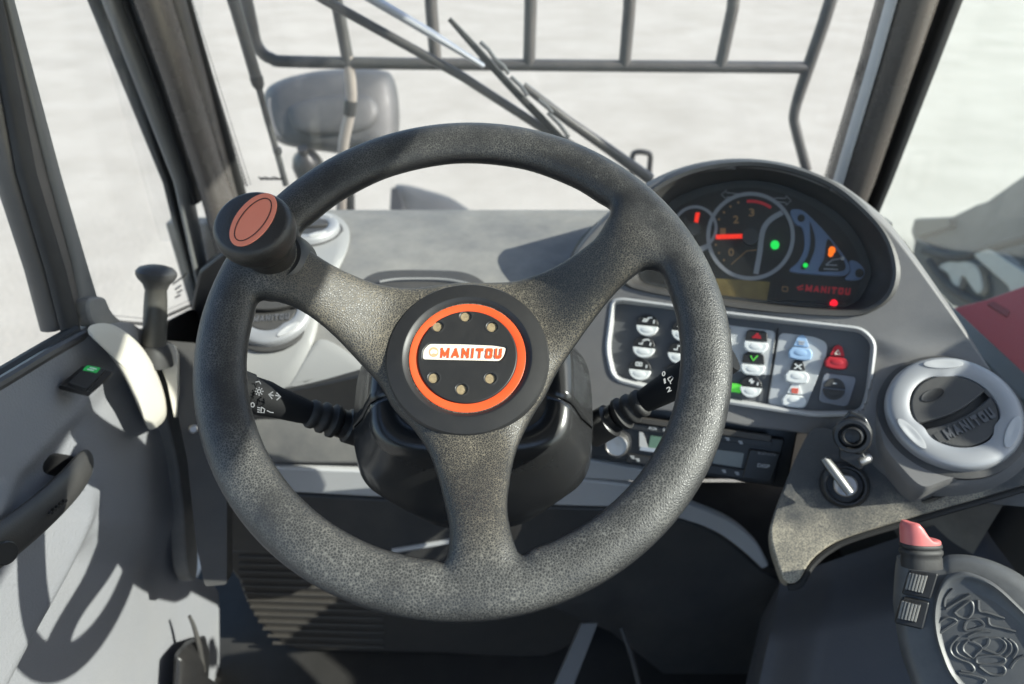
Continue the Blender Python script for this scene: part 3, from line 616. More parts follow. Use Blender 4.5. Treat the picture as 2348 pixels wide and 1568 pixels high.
# side skin of the dash down to the window sill
RB = [FP.on(x, y, -.016) for x, y in cr([(1984, 464), (2064, 541), (2130, 632), (2210, 750), (2300, 894), (2420, 1070)], 6, False)]
RB = np.array(RB); loft('side_skin', [RB, RB + np.array([.03, .06, -.06]), RB + np.array([.04, .08, -.35])], M['dash'], dash, closed=False)
lipR = [FP.pts(grow(Rop, 9), -.008), FP.pts(grow(Rop, 8), .0012), FP.pts(grow(Rop, 3), .0022), FP.pts(Rop, .0), FP.pts(grow(Rop, -5), -.012), FP.pts(grow(Rop, -8), -.018)]
loft('switch_recess', lipR, M['strip'], dash, ang=50)  # pale grey lip carries the brightness of its sunlit left wall

# ------------------------------------------------------------------ instrument cluster
ic = thing('instrument_cluster', 'round dials and warning lights under the black hood', 'instrument cluster', FP.on(1750, 600, -.05))
IP = Plane(FP.p - n_ * .046, n_)
plate('dial_plate', grow(Gop, 10), IP, 0, .012, M['gauge_grey'], ic)
plate('dial_field', cr([(1490, 640), (1485, 590), (1500, 540), (1548, 480), (1630, 442), (1717, 430), (1805, 446), (1890, 490), (1945, 545), (1972, 600), (1974, 640), (1955, 680), (1900, 694), (1780, 686), (1700, 676), (1600, 660), (1520, 650)], 4), IP, .0012, .002, M['gauge'], ic)
ribbon('bezel_ring', grow(Gop, -3), 6, IP, .006, M['gauge_grey'], ic, True, .006)
def ring_part(name, cx, cy, r, wpx, m, h=.005):
    ribbon(name, ell(cx, cy, r, r, 0, 56), wpx, IP, h, m, ic, True, h)
def disc_part(name, cx, cy, r, m, off=.003, th=.002, n=28, par=None): return plate(name, ell(cx, cy, r, r, 0, n), IP, off, th, m, par or ic)
disc_part('rev_counter', 1721, 541, 94, M['gauge'], .002, .001, 48); ring_part('rev_counter_ring', 1721, 541, 97, 9, M['ring'])
disc_part('fuel_gauge', 1594, 522, 44, M['gauge'], .002, .001, 36); ring_part('fuel_gauge_ring', 1594, 522, 48, 7, M['ring'], .0042)
ribbon('ring_bar', [(1600, 578), (1625, 566)], 6, IP, .004, M['ring'], ic)
ribbon('dial_divider', cr([(1733, 628), (1742, 580), (1746, 545), (1752, 522), (1768, 502), (1794, 487)], 5, False), 12, IP, .0045, M['ring'], ic, thick=.003)
plate('needle', rnd([(1641, 538), (1703, 536), (1704, 546), (1642, 548)], 2), IP, .0065, .001, M['needle'], ic)
plate('needle', rnd([(1595, 487), (1605, 487), (1600, 513), (1591, 513)], 2), IP, .0062, .001, M['needle'], ic)
disc_part('needle_cap', 1721, 542, 19, M['gauge_grey'], .008, .005); disc_part('needle_cap', 1592, 524, 15, M['gauge_grey'], .008, .005)
for s, x, y in (('0', 1677, 578), ('1', 1658, 532), ('2', 1688, 503), ('3', 1724, 487)):
    text('numeral', s, IP, (x - 7, y + 9), (x + 6, y + 9), (x - 7, y - 9), .0032, M['amber'], ic)
for a in range(-42, 110, 14):
    t = R(180 + a - 0); x, y = 1721 + 82 * math.cos(t), 541 + 82 * math.sin(t)
    if a <= 75: disc_part('tick', x, y, 2.6, M['amber'], .0032, .001, 8)
ribbon('red_zone', [(1721 + 80 * math.cos(R(d)), 541 + 80 * math.sin(R(d))) for d in range(-96, -50, 6)], 7, IP, .0032, M['redprint'], ic)
ribbon('needle_print', [(1677, 606), (1712, 575), (1735, 573)], 2, IP, .003, M['amber'], ic)
disc_part('warning_light', 1777, 561, 10, M['led_green'], .004, .002)
disc_part('warning_light', 1847, 608, 5.5, M['led_green'], .006, .002)
for sgn, cx, cy in ((-1, 1672, 447), (1, 1796, 459)):
    L = [(-18, 0), (-6, -11), (-6, -5), (20, -4), (20, 4), (-6, 5), (-6, 11)]
    ribbon('arrow_light', [(cx - sgn * x, cy + y + sgn * x * -.06) for x, y in L], 2, IP, .003, M['ring'], ic, True)
# blue frames
B1 = cr([(1814, 481), (1838, 481), (1862, 500), (1900, 540), (1935, 585), (1948, 610), (1946, 625), (1930, 632), (1880, 630), (1812, 622), (1830, 600), (1844, 570), (1844, 540), (1838, 520), (1826, 515), (1816, 500)], 4)
plate('blue_frame', B1, IP, .004, .004, M['blueframe'], ic, bev=.0008)
plate('blue_frame', cr([(1948, 598), (1966, 600), (1982, 618), (1980, 634), (1966, 642), (1938, 640), (1950, 622)], 4), IP, .004, .004, M['blueframe'], ic, bev=.0008)
disc_part('frame_lens', 1837, 500, 8.5, M['gauge'], .0052, .002); disc_part('frame_lens', 1971, 626, 10, M['gauge'], .0052, .002)
plate('bar_gauge', cr([(1857, 508), (1868, 540), (1868, 570), (1858, 598), (1848, 616), (1836, 614), (1850, 590), (1858, 562), (1858, 530)], 4), IP, .0052, .002, M['gauge'], ic)
plate('boom_display', cr([(1898, 548), (1920, 575), (1936, 600), (1938, 616), (1926, 622), (1900, 622), (1876, 620), (1890, 592)], 4), IP, .0052, .002, M['gauge'], ic)
disc_part('warning_light', 1908, 573, 8, M['led_orange'], .007, .002); disc_part('warning_light', 1905, 582, 6, M['led_orange'], .0072, .002)
lines('boom_symbol', [[(1895, 606), (1908, 596), (1930, 592)], [(1893, 607), (1920, 608)], [(1889, 616), (1922, 618)]], 3, IP, .0062, M['ring'], ic)
disc_part('boom_symbol_tip', 1932, 592, 4.5, M['print'], .0062, .001, 12)
plate('display', rnd([(1640, 638), (1766, 646), (1757, 694), (1652, 686)], 3), IP, .003, .002, M['lcd'], ic)
plate('display_frame', rnd([(1782, 645), (1965, 660), (1950, 696), (1778, 688)], 3), IP, .0022, .002, M['gauge'], ic)
block_text('lettering', 'MANITOU', IP, (1846, 668), (1950, 677), (1847, 652), .0036, M['redprint'], ic)
lines('logo', [[(1827, 660), (1842, 654)], [(1830, 664), (1842, 662)]], 3, IP, .0036, M['redprint'], ic)
lines('lamp_symbol', [[(1794, 657), (1806, 658)], [(1794, 667), (1806, 668)], [(1794, 657), (1794, 667)], [(1806, 658), (1806, 668)]], 2, IP, .0034, M['amber'], ic)
disc_part('warning_light', 1912, 695, 8.5, M['led_red'], .006, .003); 
cv = plate('cover_glass', grow(Gop, 1), IP, .012, .0015, M['glass'], ic)

# ------------------------------------------------------------------ switch panel
sp = thing('switch_panel', 'grey switch panel with rows of white half moon buttons below the dials', 'switch panel', FP.on(1690, 820, -.02))
SPl = Plane(FP.p - n_ * .014, n_)
plate('panel_plate', grow(Rop, -3), SPl, 0, .006, M['panel_dark'], sp)
plate('light_panel', rnd([(1600, 736), (1779, 759), (1768, 862), (1590, 836)], 12), SPl, .0022, .003, M['panel_light'], sp, bev=.0006)
plate('light_panel', rnd([(1787, 762), (1870, 772), (1897, 786), (1896, 812), (1846, 938), (1760, 927)], 14), SPl, .0022, .003, M['panel_light'], sp, bev=.0006)
ribbon('panel_gap', [(1784, 752), (1758, 925)], 4, SPl, .0035, M['gauge'], sp)
plate('grey_button_plate', rnd([(1889, 854), (1966, 864), (1944, 934), (1877, 921)], 12), SPl, .004, .004, mat('grey_plate', (.22, .23, .26), .4), sp, bev=.001)
def button(cx, cy, kind, top, bot, r=25, icon=None):
    k = .035
    def T(L): return [(cx + x * r / 25 - y * .10, cy + y * r / 25 + x * .11) for x, y in L]
    if kind == 'round':
        up = [(25 * math.cos(a), -24 * math.sin(a)) for a in np.linspace(.06, math.pi - .06, 16)]
        lo = [(25 * math.cos(a), 2 + 23 * math.sin(a)) for a in np.linspace(0, math.pi, 16)]
    elif kind == 'square':
        up = [(25, -2), (23, -20), (16, -25), (-16, -25), (-23, -20), (-25, -2)]
        lo = [(27, 1), (26, 14), (16, 24), (-16, 24), (-26, 14), (-27, 1)]
    else:
        up = [(17, -3), (9, -24), (0, -29), (-9, -24), (-17, -3)]
        lo = [(20, 0), (27, 10), (24, 24), (10, 27), (-10, 27), (-24, 24), (-27, 10), (-20, 0)]
    b = plate('button', rnd(T(lo), 4, 3), SPl, .0085, .008, bot, sp, bev=.0014, seg=3)
    c = plate('button_symbol_cap', rnd(T(up), 3, 3), SPl, .0055, .005, top, b, bev=.0008)
    dcx, dcy = T([(0, 11)])[0]
    dome('thumb_dish', ell(dcx, dcy, 15 * r / 25, 7 * r / 25, .1, 24), SPl, .0086, .0007, bot, b, back=.001, rings=4)
    if icon:
        for cm, Ls in icon: lines('symbol', [T(q) for q in Ls], 3.0, SPl, .0062, cm, b)
    return b
W_, Bk = M['white'], M['satin']
boomi = [(W_, [[(-12, -8), (-3, -8), (2, -17), (10, -18)], [(-10, -12), (-3, -13)], [(14, -5), (15, -13)]])]
trki = [(W_, [[(-12, -6), (-4, -6), (-4, -11)], [(-4, -14), (8, -18), (12, -15)], [(14, -4), (15, -11)]])]
gri = [(W_, [[(-10, -14), (4, -14), (4, -8), (-10, -8), (-10, -14)], [(-3, -14), (-3, -8)], [(14, -4), (15, -11)]])]
for cx, cy, ic_ in ((1484, 745, boomi), (1476, 795, trki), (1467, 846, gri), (1565, 757, boomi), (1556, 808, trki), (1548, 858, gri), (1722, 886, [(W_, [[(-6, -12), (6, -12)], [(0, -18), (0, -7)], [(-4, -16), (4, -8)], [(14, -4), (15, -11)]])])):
    button(cx, cy, 'round', Bk, W_, 25, ic_)
for cx, cy in ((1650, 770), (1643, 822)): button(cx, cy, 'square', Bk, W_, 25, boomi)
button(1734, 783, 'square', Bk, W_, 26, [(M['red'], [[(-10, -9), (10, -9)], [(-6, -13), (8, -13)], [(-2, -17), (4, -17)]])])
button(1727, 835, 'square', Bk, W_, 26, [(M['greenprint'], [[(-7, -18), (-1, -8), (8, -20)]])])
button(1837, 797, 'tri', M['blue'], M['blue'], 26, [(M['strip'], [[(-7, -13), (7, -13)], [(-6, -8), (6, -8)]])])
button(1829, 851, 'tri', Bk, W_, 26, [(W_, [[(-8, -16), (8, -5)], [(-8, -5), (8, -16)]])])
button(1822, 906, 'tri', W_, W_, 26, [(M['orange'], [[(-6, -14), (6, -14), (6, -6), (-6, -6), (-6, -14)], [(-3, -10), (3, -10)]])])
button(1920, 819, 'tri', M['red'], M['red'], 25, [(M['emblem'], [[(-6, -7), (0, -17), (6, -7), (-6, -7)]])])
SPl2 = SPl; button(1913, 891, 'round', M['dash_dark'], M['dash_dark'], 25, [(M['print'], [[(-4, -12), (5, -12)]])])
plate('green_bar', rnd([(1676, 878), (1700, 881), (1698, 901), (1674, 898)], 2), SPl, .0045, .002, M['greenprint'], sp)

# ------------------------------------------------------------------ radio
RPl = Plane(FP.on(1580, 1030, -.02), (-.22, -.85, .45))
rd = thing('car_radio', 'black car radio with small green and grey displays behind the wheel rim', 'radio', RPl.on(1580, 1030))
plate('radio_bay', rnd([(1340, 930), (1500, 925), (1830, 985), (1805, 1120), (1345, 1050)], 10), RPl, -.008, .03, M['black'], rd, bev=.002)
plate('radio_face', rnd([(1372, 950), (1800, 1008), (1774, 1112), (1352, 1044)], 5), RPl, .004, .03, M['satin'], rd, bev=.002)
plate('upper_edge', rnd([(1440, 954), (1770, 1000), (1766, 1013), (1438, 966)], 2), RPl, .011, .008, M['heater'], rd, bev=.001)
plate('button_strip', rnd([(1448, 970), (1772, 1013), (1768, 1026), (1446, 984)], 2), RPl, .008, .006, M['satin'], rd, bev=.0008)
plate('button_strip', rnd([(1440, 1040), (1740, 1082), (1736, 1102), (1436, 1058)], 2), RPl, .007, .006, M['satin'], rd, bev=.0008)
plate('display_bezel', rnd([(1470, 1024), (1620, 1046), (1618, 1054), (1466, 1032)], 2), RPl, .008, .004, M['silver'], rd)
plate('display', rnd([(1492, 999), (1580, 1011), (1574, 1043), (1486, 1030)], 2), RPl, .006, .002, M['lcd_green'], rd)
plate('display', rnd([(1640, 1030), (1706, 1039), (1700, 1072), (1634, 1062)], 2), RPl, .006, .002, M['lcd_grey'], rd)
plate('silver_wedge', [(1466, 990), (1474, 992), (1486, 1026), (1466, 1024)], RPl, .007, .003, M['strip'], rd)
kc = RPl.on(1416, 1014, .004); k2 = RPl.n
lathe('volume_knob', kc, k2, [(.015, 0), (.0148, .016), (.0135, .019), (.0125, .0195), (.0120, .0185), (.0, .018)], M['steel'], rd, n=36)
lathe('knob_ring', kc, k2, [(.0175, -.002), (.0175, .003), (.0155, .004)], M['black'], rd, n=36)
plate('end_cap', rnd([(1720, 1030), (1790, 1040), (1768, 1106), (1702, 1096)], 4), RPl, .009, .008, M['satin'], rd, bev=.0015)
text('lettering', 'AUX', RPl, (1486, 984), (1506, 987), (1487, 977), .0086, M['print'], rd)
text('lettering', 'RADIO', RPl, (1520, 989), (1552, 993), (1521, 981), .0086, M['print'], rd)
text('lettering', 'DISP', RPl, (1736, 1070), (1764, 1074), (1738, 1062), .0098, M['print'], rd)
text('lettering', 'BLUETOOTH', RPl, (1738, 1041), (1778, 1046), (1739, 1035), .0098, M['print_dim'], rd)
for x, y in ((1450, 1046), (1462, 1052), (1500, 1056), (1512, 1058), (1660, 1078), (1690, 1083), (1716, 1087), (1668, 1004), (1698, 1012)):
    lines('symbol', [[(x - 5, y), (x + 4, y + 1)], [(x - 2, y + 4), (x + 5, y + 5)]], 2.6, RPl, .0088 if y > 1020 else .0095, M['print'], rd)

# ------------------------------------------------------------------ key console, right
kcn = thing('key_console', 'dark console ledge with dust and painted sun patch around the ignition key', 'console', FP.on(1950, 1150, .02))
KP = Plane(FP.on(1950, 1120, .03), (-.30, -.55, .78))
KO = cr([(1862, 985), (1900, 982), (1955, 1003), (2003, 1030), (2080, 1092), (2112, 1126), (2122, 1152), (2220, 1112), (2347, 1068), (2520, 1015), (2520, 1062), (2347, 1113), (2100, 1184), (1960, 1226), (1900, 1252), (1858, 1288), (1832, 1330), (1806, 1336), (1788, 1308), (1766, 1215), (1800, 1110), (1834, 1030)], 5)
def sunlit_dust_edge(m, A, B):  # pale dust grows towards the ledge and paints in the sun patch there
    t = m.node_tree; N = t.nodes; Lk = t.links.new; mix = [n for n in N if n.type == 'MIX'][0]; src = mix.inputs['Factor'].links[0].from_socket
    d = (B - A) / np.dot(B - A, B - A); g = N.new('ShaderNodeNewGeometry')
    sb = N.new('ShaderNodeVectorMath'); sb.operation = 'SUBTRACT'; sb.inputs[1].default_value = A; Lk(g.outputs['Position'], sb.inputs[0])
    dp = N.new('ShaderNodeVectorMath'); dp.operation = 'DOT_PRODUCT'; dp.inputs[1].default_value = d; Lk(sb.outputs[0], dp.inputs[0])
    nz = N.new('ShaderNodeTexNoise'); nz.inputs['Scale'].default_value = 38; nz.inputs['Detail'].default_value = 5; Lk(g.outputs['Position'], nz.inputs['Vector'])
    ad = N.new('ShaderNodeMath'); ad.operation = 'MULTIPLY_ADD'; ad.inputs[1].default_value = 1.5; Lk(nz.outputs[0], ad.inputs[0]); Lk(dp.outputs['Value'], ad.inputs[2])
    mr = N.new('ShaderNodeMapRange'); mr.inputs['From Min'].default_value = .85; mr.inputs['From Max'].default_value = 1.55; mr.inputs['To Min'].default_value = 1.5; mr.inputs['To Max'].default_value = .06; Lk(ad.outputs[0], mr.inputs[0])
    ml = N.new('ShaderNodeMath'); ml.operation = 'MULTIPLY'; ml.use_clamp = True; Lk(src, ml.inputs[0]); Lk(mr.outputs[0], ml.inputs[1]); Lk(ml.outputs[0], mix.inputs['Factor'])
sunlit_dust_edge(M['key_sunlit_dust'], KP.on(1900, 1250), KP.on(1868, 1105))
plate('console_face', KO, KP, 0, .07, M['key_sunlit_dust'], kcn, bev=.006, seg=3)
tube('edge_seam', [KP.on(x, y + 4, -.008) for x, y in cr([(1806, 1342), (1834, 1336), (1862, 1292), (1904, 1256), (1960, 1230), (2100, 1188), (2347, 1117), (2520, 1066)], 6, False)], .0035, M['rubber'], kcn, n=8)
ig = thing('ignition_switch', 'ignition lock with key inserted and black flip cover open', 'ignition', KP.on(1932, 1103))
kn = nrm(KP.n + np.array([-.1, -.35, 0])); kb = KP.on(1936, 1112, .001)
sc_ = .001
S9 = lambda P: [(r * .88, h * .88) for r, h in P]
lathe('lock_bezel', kb, kn, S9([(.0285, -.006), (.0285, .003), (.026, .008), (.0235, .010), (.0215, .010), (.0205, .006), (.020, .003)]), M['satin'], ig, n=40)
lathe('lock_barrel', kb, kn, S9([(.0135, 0), (.0135, .012), (.012, .0135), (0, .0135)]), M['steel'], ig, n=32)
ka, kz = KP.on(1890, 1050, .03), KP.on(1950, 1130, .022)
tube('key', [ka, ka * .6 + kz * .4, kz], [.0052, .0062, .0055], M['key'], ig, n=14, sm=5, flat=.7)
CPn = nrm((-.38, -.80, .42)); CPl = Plane(KP.on(1958, 1000, .040), CPn)
hexo = rnd([(1917, 985), (1938, 955), (1948, 941), (1986, 957), (2003, 992), (1998, 1025), (1972, 1046), (1934, 1030)], 8, 4)
plate('flip_cover', hexo, CPl, 0, .007, M['gloss'], ig, bev=.0025, seg=3)
cc = CPl.on(1953, 996, 0)
lathe('cover_collar', cc, CPn, S9([(.021, 0), (.021, .009), (.0195, .011), (.0155, .011), (.014, .009), (.0135, .004), (.0, .003)]), M['black'], ig, n=36)
lathe('cover_plug', cc, CPn, S9([(.0115, .003), (.0115, .0125), (.0095, .0135), (.0085, .012), (.008, .008), (0, .007)]), M['satin'], ig, n=28)
plate('cover_hinge', rnd([(1926, 1030), (1980, 1040), (1990, 1060), (1972, 1078), (1925, 1050)], 4), CPl, -.002, .012, M['black'], ig, bev=.001)
lathe('hinge_pin', KP.on(1982, 1054, .024), (.8, .2, .2), S9([(.005, -.008), (.006, -.006), (.006, .006), (.005, .008), (0, .008)]), M['steel'], ig, n=12)

# ------------------------------------------------------------------ vents
def vent(th_name, label, c, n, u, r, parent_none=None, rot=0, letter=True, dark=M['dash_dark']):
    n = nrm(n); u = nrm(np.array(u) - n * np.dot(u, n)); v = np.cross(n, u)
    cr_, sr_ = math.cos(rot), math.sin(rot); u, v = u * cr_ + v * sr_, -u * sr_ + v * cr_
    t = thing(th_name, label, 'air vent', c, 'round air vents on the dashboard')
    lathe('vent_seat', c - n * .002, n, [(r * 1.10, -.004), (r * 1.10, .001), (r * 1.03, .003)], M['dash_dark'], t, n=64)
    a = np.linspace(0, 2 * np.pi, 96, endpoint=False)
    ripple = 1 - .10 * (np.exp(-((np.angle(np.exp(1j * (a - 1.1)))) / .22) ** 2) + np.exp(-((np.angle(np.exp(1j * (a - 3.2)))) / .22) ** 2) + np.exp(-((np.angle(np.exp(1j * (a - 5.3)))) / .22) ** 2))
    def lp(rr, h, k=0): return c + n * h + (rr * (1 + (ripple - 1) * k) * np.cos(a))[:, None] * u + (rr * (1 + (ripple - 1) * k) * np.sin(a))[:, None] * v
    loft('vent_ring', [lp(r * 1.0, 0), lp(r, .006), lp(r * .985, .0088), lp(r * .95, .0108), lp(r * .88, .0122), lp(r * .78, .0124, .3), lp(r * .70, .0120, .8), lp(r * .655, .0108, 1), lp(r * .645, .004, 1)], M['vent'], t)
    for q in (1.1, 3.2, 5.3):
        cx = c + n * .0108 + (u * math.cos(q) + v * math.sin(q)) * r * .83
        du = u * -math.sin(q) + v * math.cos(q); dv = u * math.cos(q) + v * math.sin(q); b = np.linspace(0, 2 * np.pi, 20, endpoint=False)
        L0 = [cx + (np.cos(b) * r * .30)[:, None] * du * s + (np.sin(b) * r * .085)[:, None] * dv * s + n * h for s, h in ((1.05, -.002), (1, .0028), (.8, .003), (.4, .0022))]
        loft('finger_notch', L0, M['strip'], t, False, True)
    # flap: two halves, one step higher than the other
    def half(lo, hi, h, nm):
        bb = np.linspace(lo, hi, 30); C_ = [c + n * h + r * .63 * (math.cos(x) * u + math.sin(x) * v) for x in bb]
        e0, e1 = C_[0], C_[-1]; mid = [(e1 * (1 - s) + e0 * s) + (-(v) * r * .10 * math.sin(math.pi * s)) for s in np.linspace(.06, .94, 12)]
        return plate3(nm, C_ + mid, n, .008, dark, t, bev=.0015)
    half(.10, math.pi - .10, .0112, 'vent_flap'); half(math.pi + .08, 2 * math.pi - .08, .0096, 'vent_flap')
    b = np.linspace(0, 2 * np.pi, 24, endpoint=False); cx = c + u * -r * .12 + v * r * .36
    loft('flap_dish', [cx + n * h + (np.cos(b) * r * .2 * s)[:, None] * u + (np.sin(b) * r * .09 * s)[:, None] * v for h, s in ((.0110, 1.08), (.0122, 1), (.0119, .85), (.0116, .6), (.0114, .2))], M['black'], t, False, True)
    if letter:
        pl = Plane(c + n * .0128, n)
        block_text('lettering', 'MANITOU', FakePl(c, u, v, r, n), (-.40, -.38), (.47, -.38), (-.40, -.20), .0107, mat('embossed_letters', (.09, .09, .095), .35), t, thick=.0016)
        lines2 = FakePl(c + n * .0103, u, v, r); plate3('logo', [lines2.on(-.54, -.36), lines2.on(-.44, -.36), lines2.on(-.44, -.2), lines2.on(-.54, -.2)], n, .001, dark, t)
    return t
class FakePl:
    def __init__(s, c, u, v, r, n=0): s.c, s.u, s.v, s.r, s.n = c, u, v, r, n
    def on(s, x, y, off=0): return s.c + s.u * x * s.r + s.v * y * s.r + s.n * off
vp = thing('vent_pod', 'rounded dark grey housing at the dash end carrying one silver vent', 'vent housing', vc - vn * .08)
VO = cr([(2022, 905), (2062, 850), (2150, 828), (2240, 842), (2320, 910), (2400, 985), (2420, 1020), (2347, 1030), (2250, 1078), (2160, 1108), (2112, 1120), (2062, 1074), (2022, 1022), (2012, 960)], 5)
fl = grow(VO, 3)
v0 = VP.pts(VO, 0); vcn = v0.mean(0); vv = (v0 - vcn)
loft('pod_shell', [vcn + vv * 1.05 - vn * .045, vcn + vv * 1.01 - vn * .012, vcn + vv * .995 - vn * .004, vcn + vv * .96, vcn + vv * .3], M['front'], vp, True, True, ang=50)
vent('air_vent', 'large silver ringed round vent on the housing at the dash end', vc + vn * .001, vn, (1, .1, 0), 138.5 * float(np.dot(vc - CAM, (0, CP, -SP))) / FOC, rot=.30)
p, n = dash_hit(628, 722, .006); vent('air_vent', 'lower silver ringed round vent on the pale corner panel', p, n * .75 + np.array([.05, -.25, .35]), (1, 0, 0), .053, rot=.12)
p, n = dash_hit(712, 540, .006); vent('air_vent', 'upper small round vent flat on the pale corner panel below the spinner knob', p, n, (1, 0, 0), .045, letter=False)

# ------------------------------------------------------------------ side console and joystick
CO = Plane(at(2050, 1450, .86), (-.18, -.45, .87))
so_ = thing('side_console', 'dark vinyl side console under the joystick', 'console', at(2050, 1500, .9))
def con_pf(u, v):
    a = np.array([1792., 1325]) * (1 - u) + np.array([2560., 1060]) * u; b = np.array([1700., 1760]) * (1 - u) + np.array([2560., 1760]) * u
    p = a * (1 - v) + b * v
    return CO.on(p[0], p[1], -.05 * sst(.18, 0, u) - .035 * sst(.35, .05, v) + .012 * math.sin(u * 5) * v)
grid('console_top', con_pf, 50, 40, M['console'], so_, back=np.array([0, .02, -.12]), ang=60)
js = thing('joystick', 'black joystick grip with pink rocker tip and ribbed thumb wheels', 'joystick', at(2230, 1620, .66))
JP = Plane(at(2190, 1440, .60), (-.40, -.58, .71))
body = cr([(2056, 1282), (2062, 1272), (2110, 1276), (2153, 1283), (2170, 1273), (2203, 1271), (2241, 1276), (2291, 1292), (2350, 1324), (2440, 1400), (2500, 1550), (2470, 1700), (2300, 1760), (2140, 1680), (2085, 1551), (2063, 1483), (2050, 1401), (2048, 1371), (2052, 1310)], 5)
dome('grip', body, JP, -.010, .014, M['joy'], js, back=.05, ctr=(2230, 1480), ex=3.2, rings=12, ang=60)
palm = cr([(2141, 1426), (2146, 1370), (2166, 1328), (2196, 1315), (2228, 1317), (2278, 1339), (2329, 1383), (2380, 1440), (2430, 1540), (2400, 1650), (2280, 1640), (2191, 1566), (2155, 1492)], 5)
pc = np.array([2260., 1470])
loft('palm_pad', [JP.pts(pc + (palm - pc) * s, h) for s, h in ((1.04, -.003), (1.0, .0062), (.965, .0070), (.93, .0058), (.86, .0035), (.6, .003), (.3, .0035), (.02, .004))], M['joy'], js, False, True, ang=60)
def cpt(x, y): return (x / 3.9886 + 1977.6, y / 3.9886 + 1175.1)
rid = [[(880, 1130), (820, 1190), (800, 1250), (830, 1310), (900, 1350), (980, 1380), (1020, 1430), (990, 1460), (900, 1450)],
       [(960, 1170), (920, 1210), (920, 1260), (960, 1300), (1010, 1330), (1040, 1290), (1090, 1240), (1040, 1200), (960, 1170)],
       [(1000, 1170), (1070, 1150), (1150, 1150), (1140, 1210), (1090, 1240)], [(1150, 1150), (1240, 1150), (1300, 1190), (1300, 1240), (1250, 1290), (1190, 1280), (1090, 1240)],
       [(880, 1180), (850, 1230), (870, 1290), (940, 1330), (990, 1340)], [(1340, 1160), (1390, 1200), (1410, 1260), (1370, 1330)], [(1290, 1150), (1350, 1200), (1350, 1270), (1300, 1320)],
       [(1040, 1350), (1060, 1320), (1200, 1310), (1290, 1330), (1290, 1370), (1200, 1390), (1060, 1380), (1040, 1350)], [(1070, 1410), (1090, 1395), (1250, 1400), (1300, 1430), (1280, 1480), (1170, 1480), (1070, 1410)],
       [(840, 910), (900, 860), (980, 810), (1010, 850), (1000, 920), (950, 970), (880, 950), (840, 910)], [(750, 860), (760, 780), (830, 700)], [(760, 880), (860, 820), (980, 750)],
       [(1060, 800), (1070, 900), (1150, 920), (1300, 970)], [(690, 1010), (770, 960), (860, 990), (780, 1050), (690, 1110)], [(930, 1050), (960, 990), (1060, 980), (1110, 1030), (1040, 1060), (950, 1080), (930, 1050)],
       [(1150, 960), (1170, 1030), (1290, 1060), (1400, 1090)], [(960, 1130), (1060, 1090), (1170, 1090)], [(880, 1470), (1000, 1490), (1120, 1530), (1100, 1568)], [(1350, 1420), (1400, 1350), (1477, 1310)]]
for Lr in rid:
    Q = cr([cpt(*q) for q in Lr], 4, False); tube('grip_ridge', [JP.on(x, y, .0038) for x, y in Q], .0013, M['joy'], js, n=6)
for q1, q2 in (([(2086, 1306), (2152, 1315), (2134, 1374), (2069, 1362)], [(2085, 1311), (2128, 1318), (2115, 1362), (2074, 1353)]), ([(2070, 1368), (2132, 1381), (2116, 1444), (2052, 1429)], [(2068, 1374), (2112, 1386), (2100, 1428), (2057, 1420)])):
    wb = plate('wheel_base', rnd(q1, 6, 4), JP, .0075, .012, M['satin'], js, bev=.0012)
    A = [np.array(p, float) for p in q2]
    wl = plate('thumb_wheel', rnd(q2, 3, 3), JP, .0105, .012, M['black'], wb, bev=.001)
    for i in range(6):
        s = (i + .5) / 6; a = A[0] + (A[1] - A[0]) * s; b = A[3] + (A[2] - A[3]) * s; h = .0108 + .0016 * math.sin(math.pi * s)
        tube('wheel_rib', [JP.on(*(a + (b - a) * .06), h), JP.on(*(a + (b - a) * .94), h)], .00115, M['dash'], wl, n=6)
def jl(L, o): return JP.pts(L, o)
for cy, rx, ry in ((1256, 49, 9), (1268, 49, 9)):
    pass
tp = Plane(at(2112, 1262, .60), (-.1, -.25, .96))
def cap_loop(sx, sy, up, dx=0, dy=0):
    b = np.linspace(0, 2 * np.pi, 36, endpoint=False); ez = nrm((-.05, .55, .83)); ex = nrm(np.array([1, .12, -.12])); ey = np.cross(ez, ex)
    return at(2112, 1268, .60) + ez * up + ex * dx + ey * dy + (np.sign(np.cos(b)) * np.abs(np.cos(b)) ** .8 * sx)[:, None] * ex + (np.sin(b) * sy)[:, None] * ey
loft('rubber_boot', [cap_loop(.0185, .011, -.012), cap_loop(.0185, .011, -.004), cap_loop(.0178, .0105, -.002), cap_loop(.0193, .012, .0005), cap_loop(.0193, .012, .003), cap_loop(.0176, .0105, .0045), cap_loop(.019, .0115, .0062), cap_loop(.0188, .0112, .0085), cap_loop(.017, .010, .0095)], M['rubber'], js, True, True, ang=60)
cap = cap_loop(.0178, .011, .009); E_ = nrm((1, .12, -.12)); up_ = nrm((-.05, .55, .83)); ctr = cap.mean(0)
prof = np.array([.0035 + .0155 * sst(.35, -.55, float(np.dot(q - ctr, E_)) / .0178) for q in cap])
loops = [cap]
for s, k in ((1.0, .55), (.97, .82), (.88, .98), (.7, 1.0), (.45, .95), (.1, .92)):
    loops.append(ctr + (cap - ctr) * s + np.outer(.0035 + (prof - .0035) * (1 if s > .8 else .97), up_) * k * (1.0) if True else cap)
loft('rocker_tip', loops, M['pink'], js, True, True, ang=70)

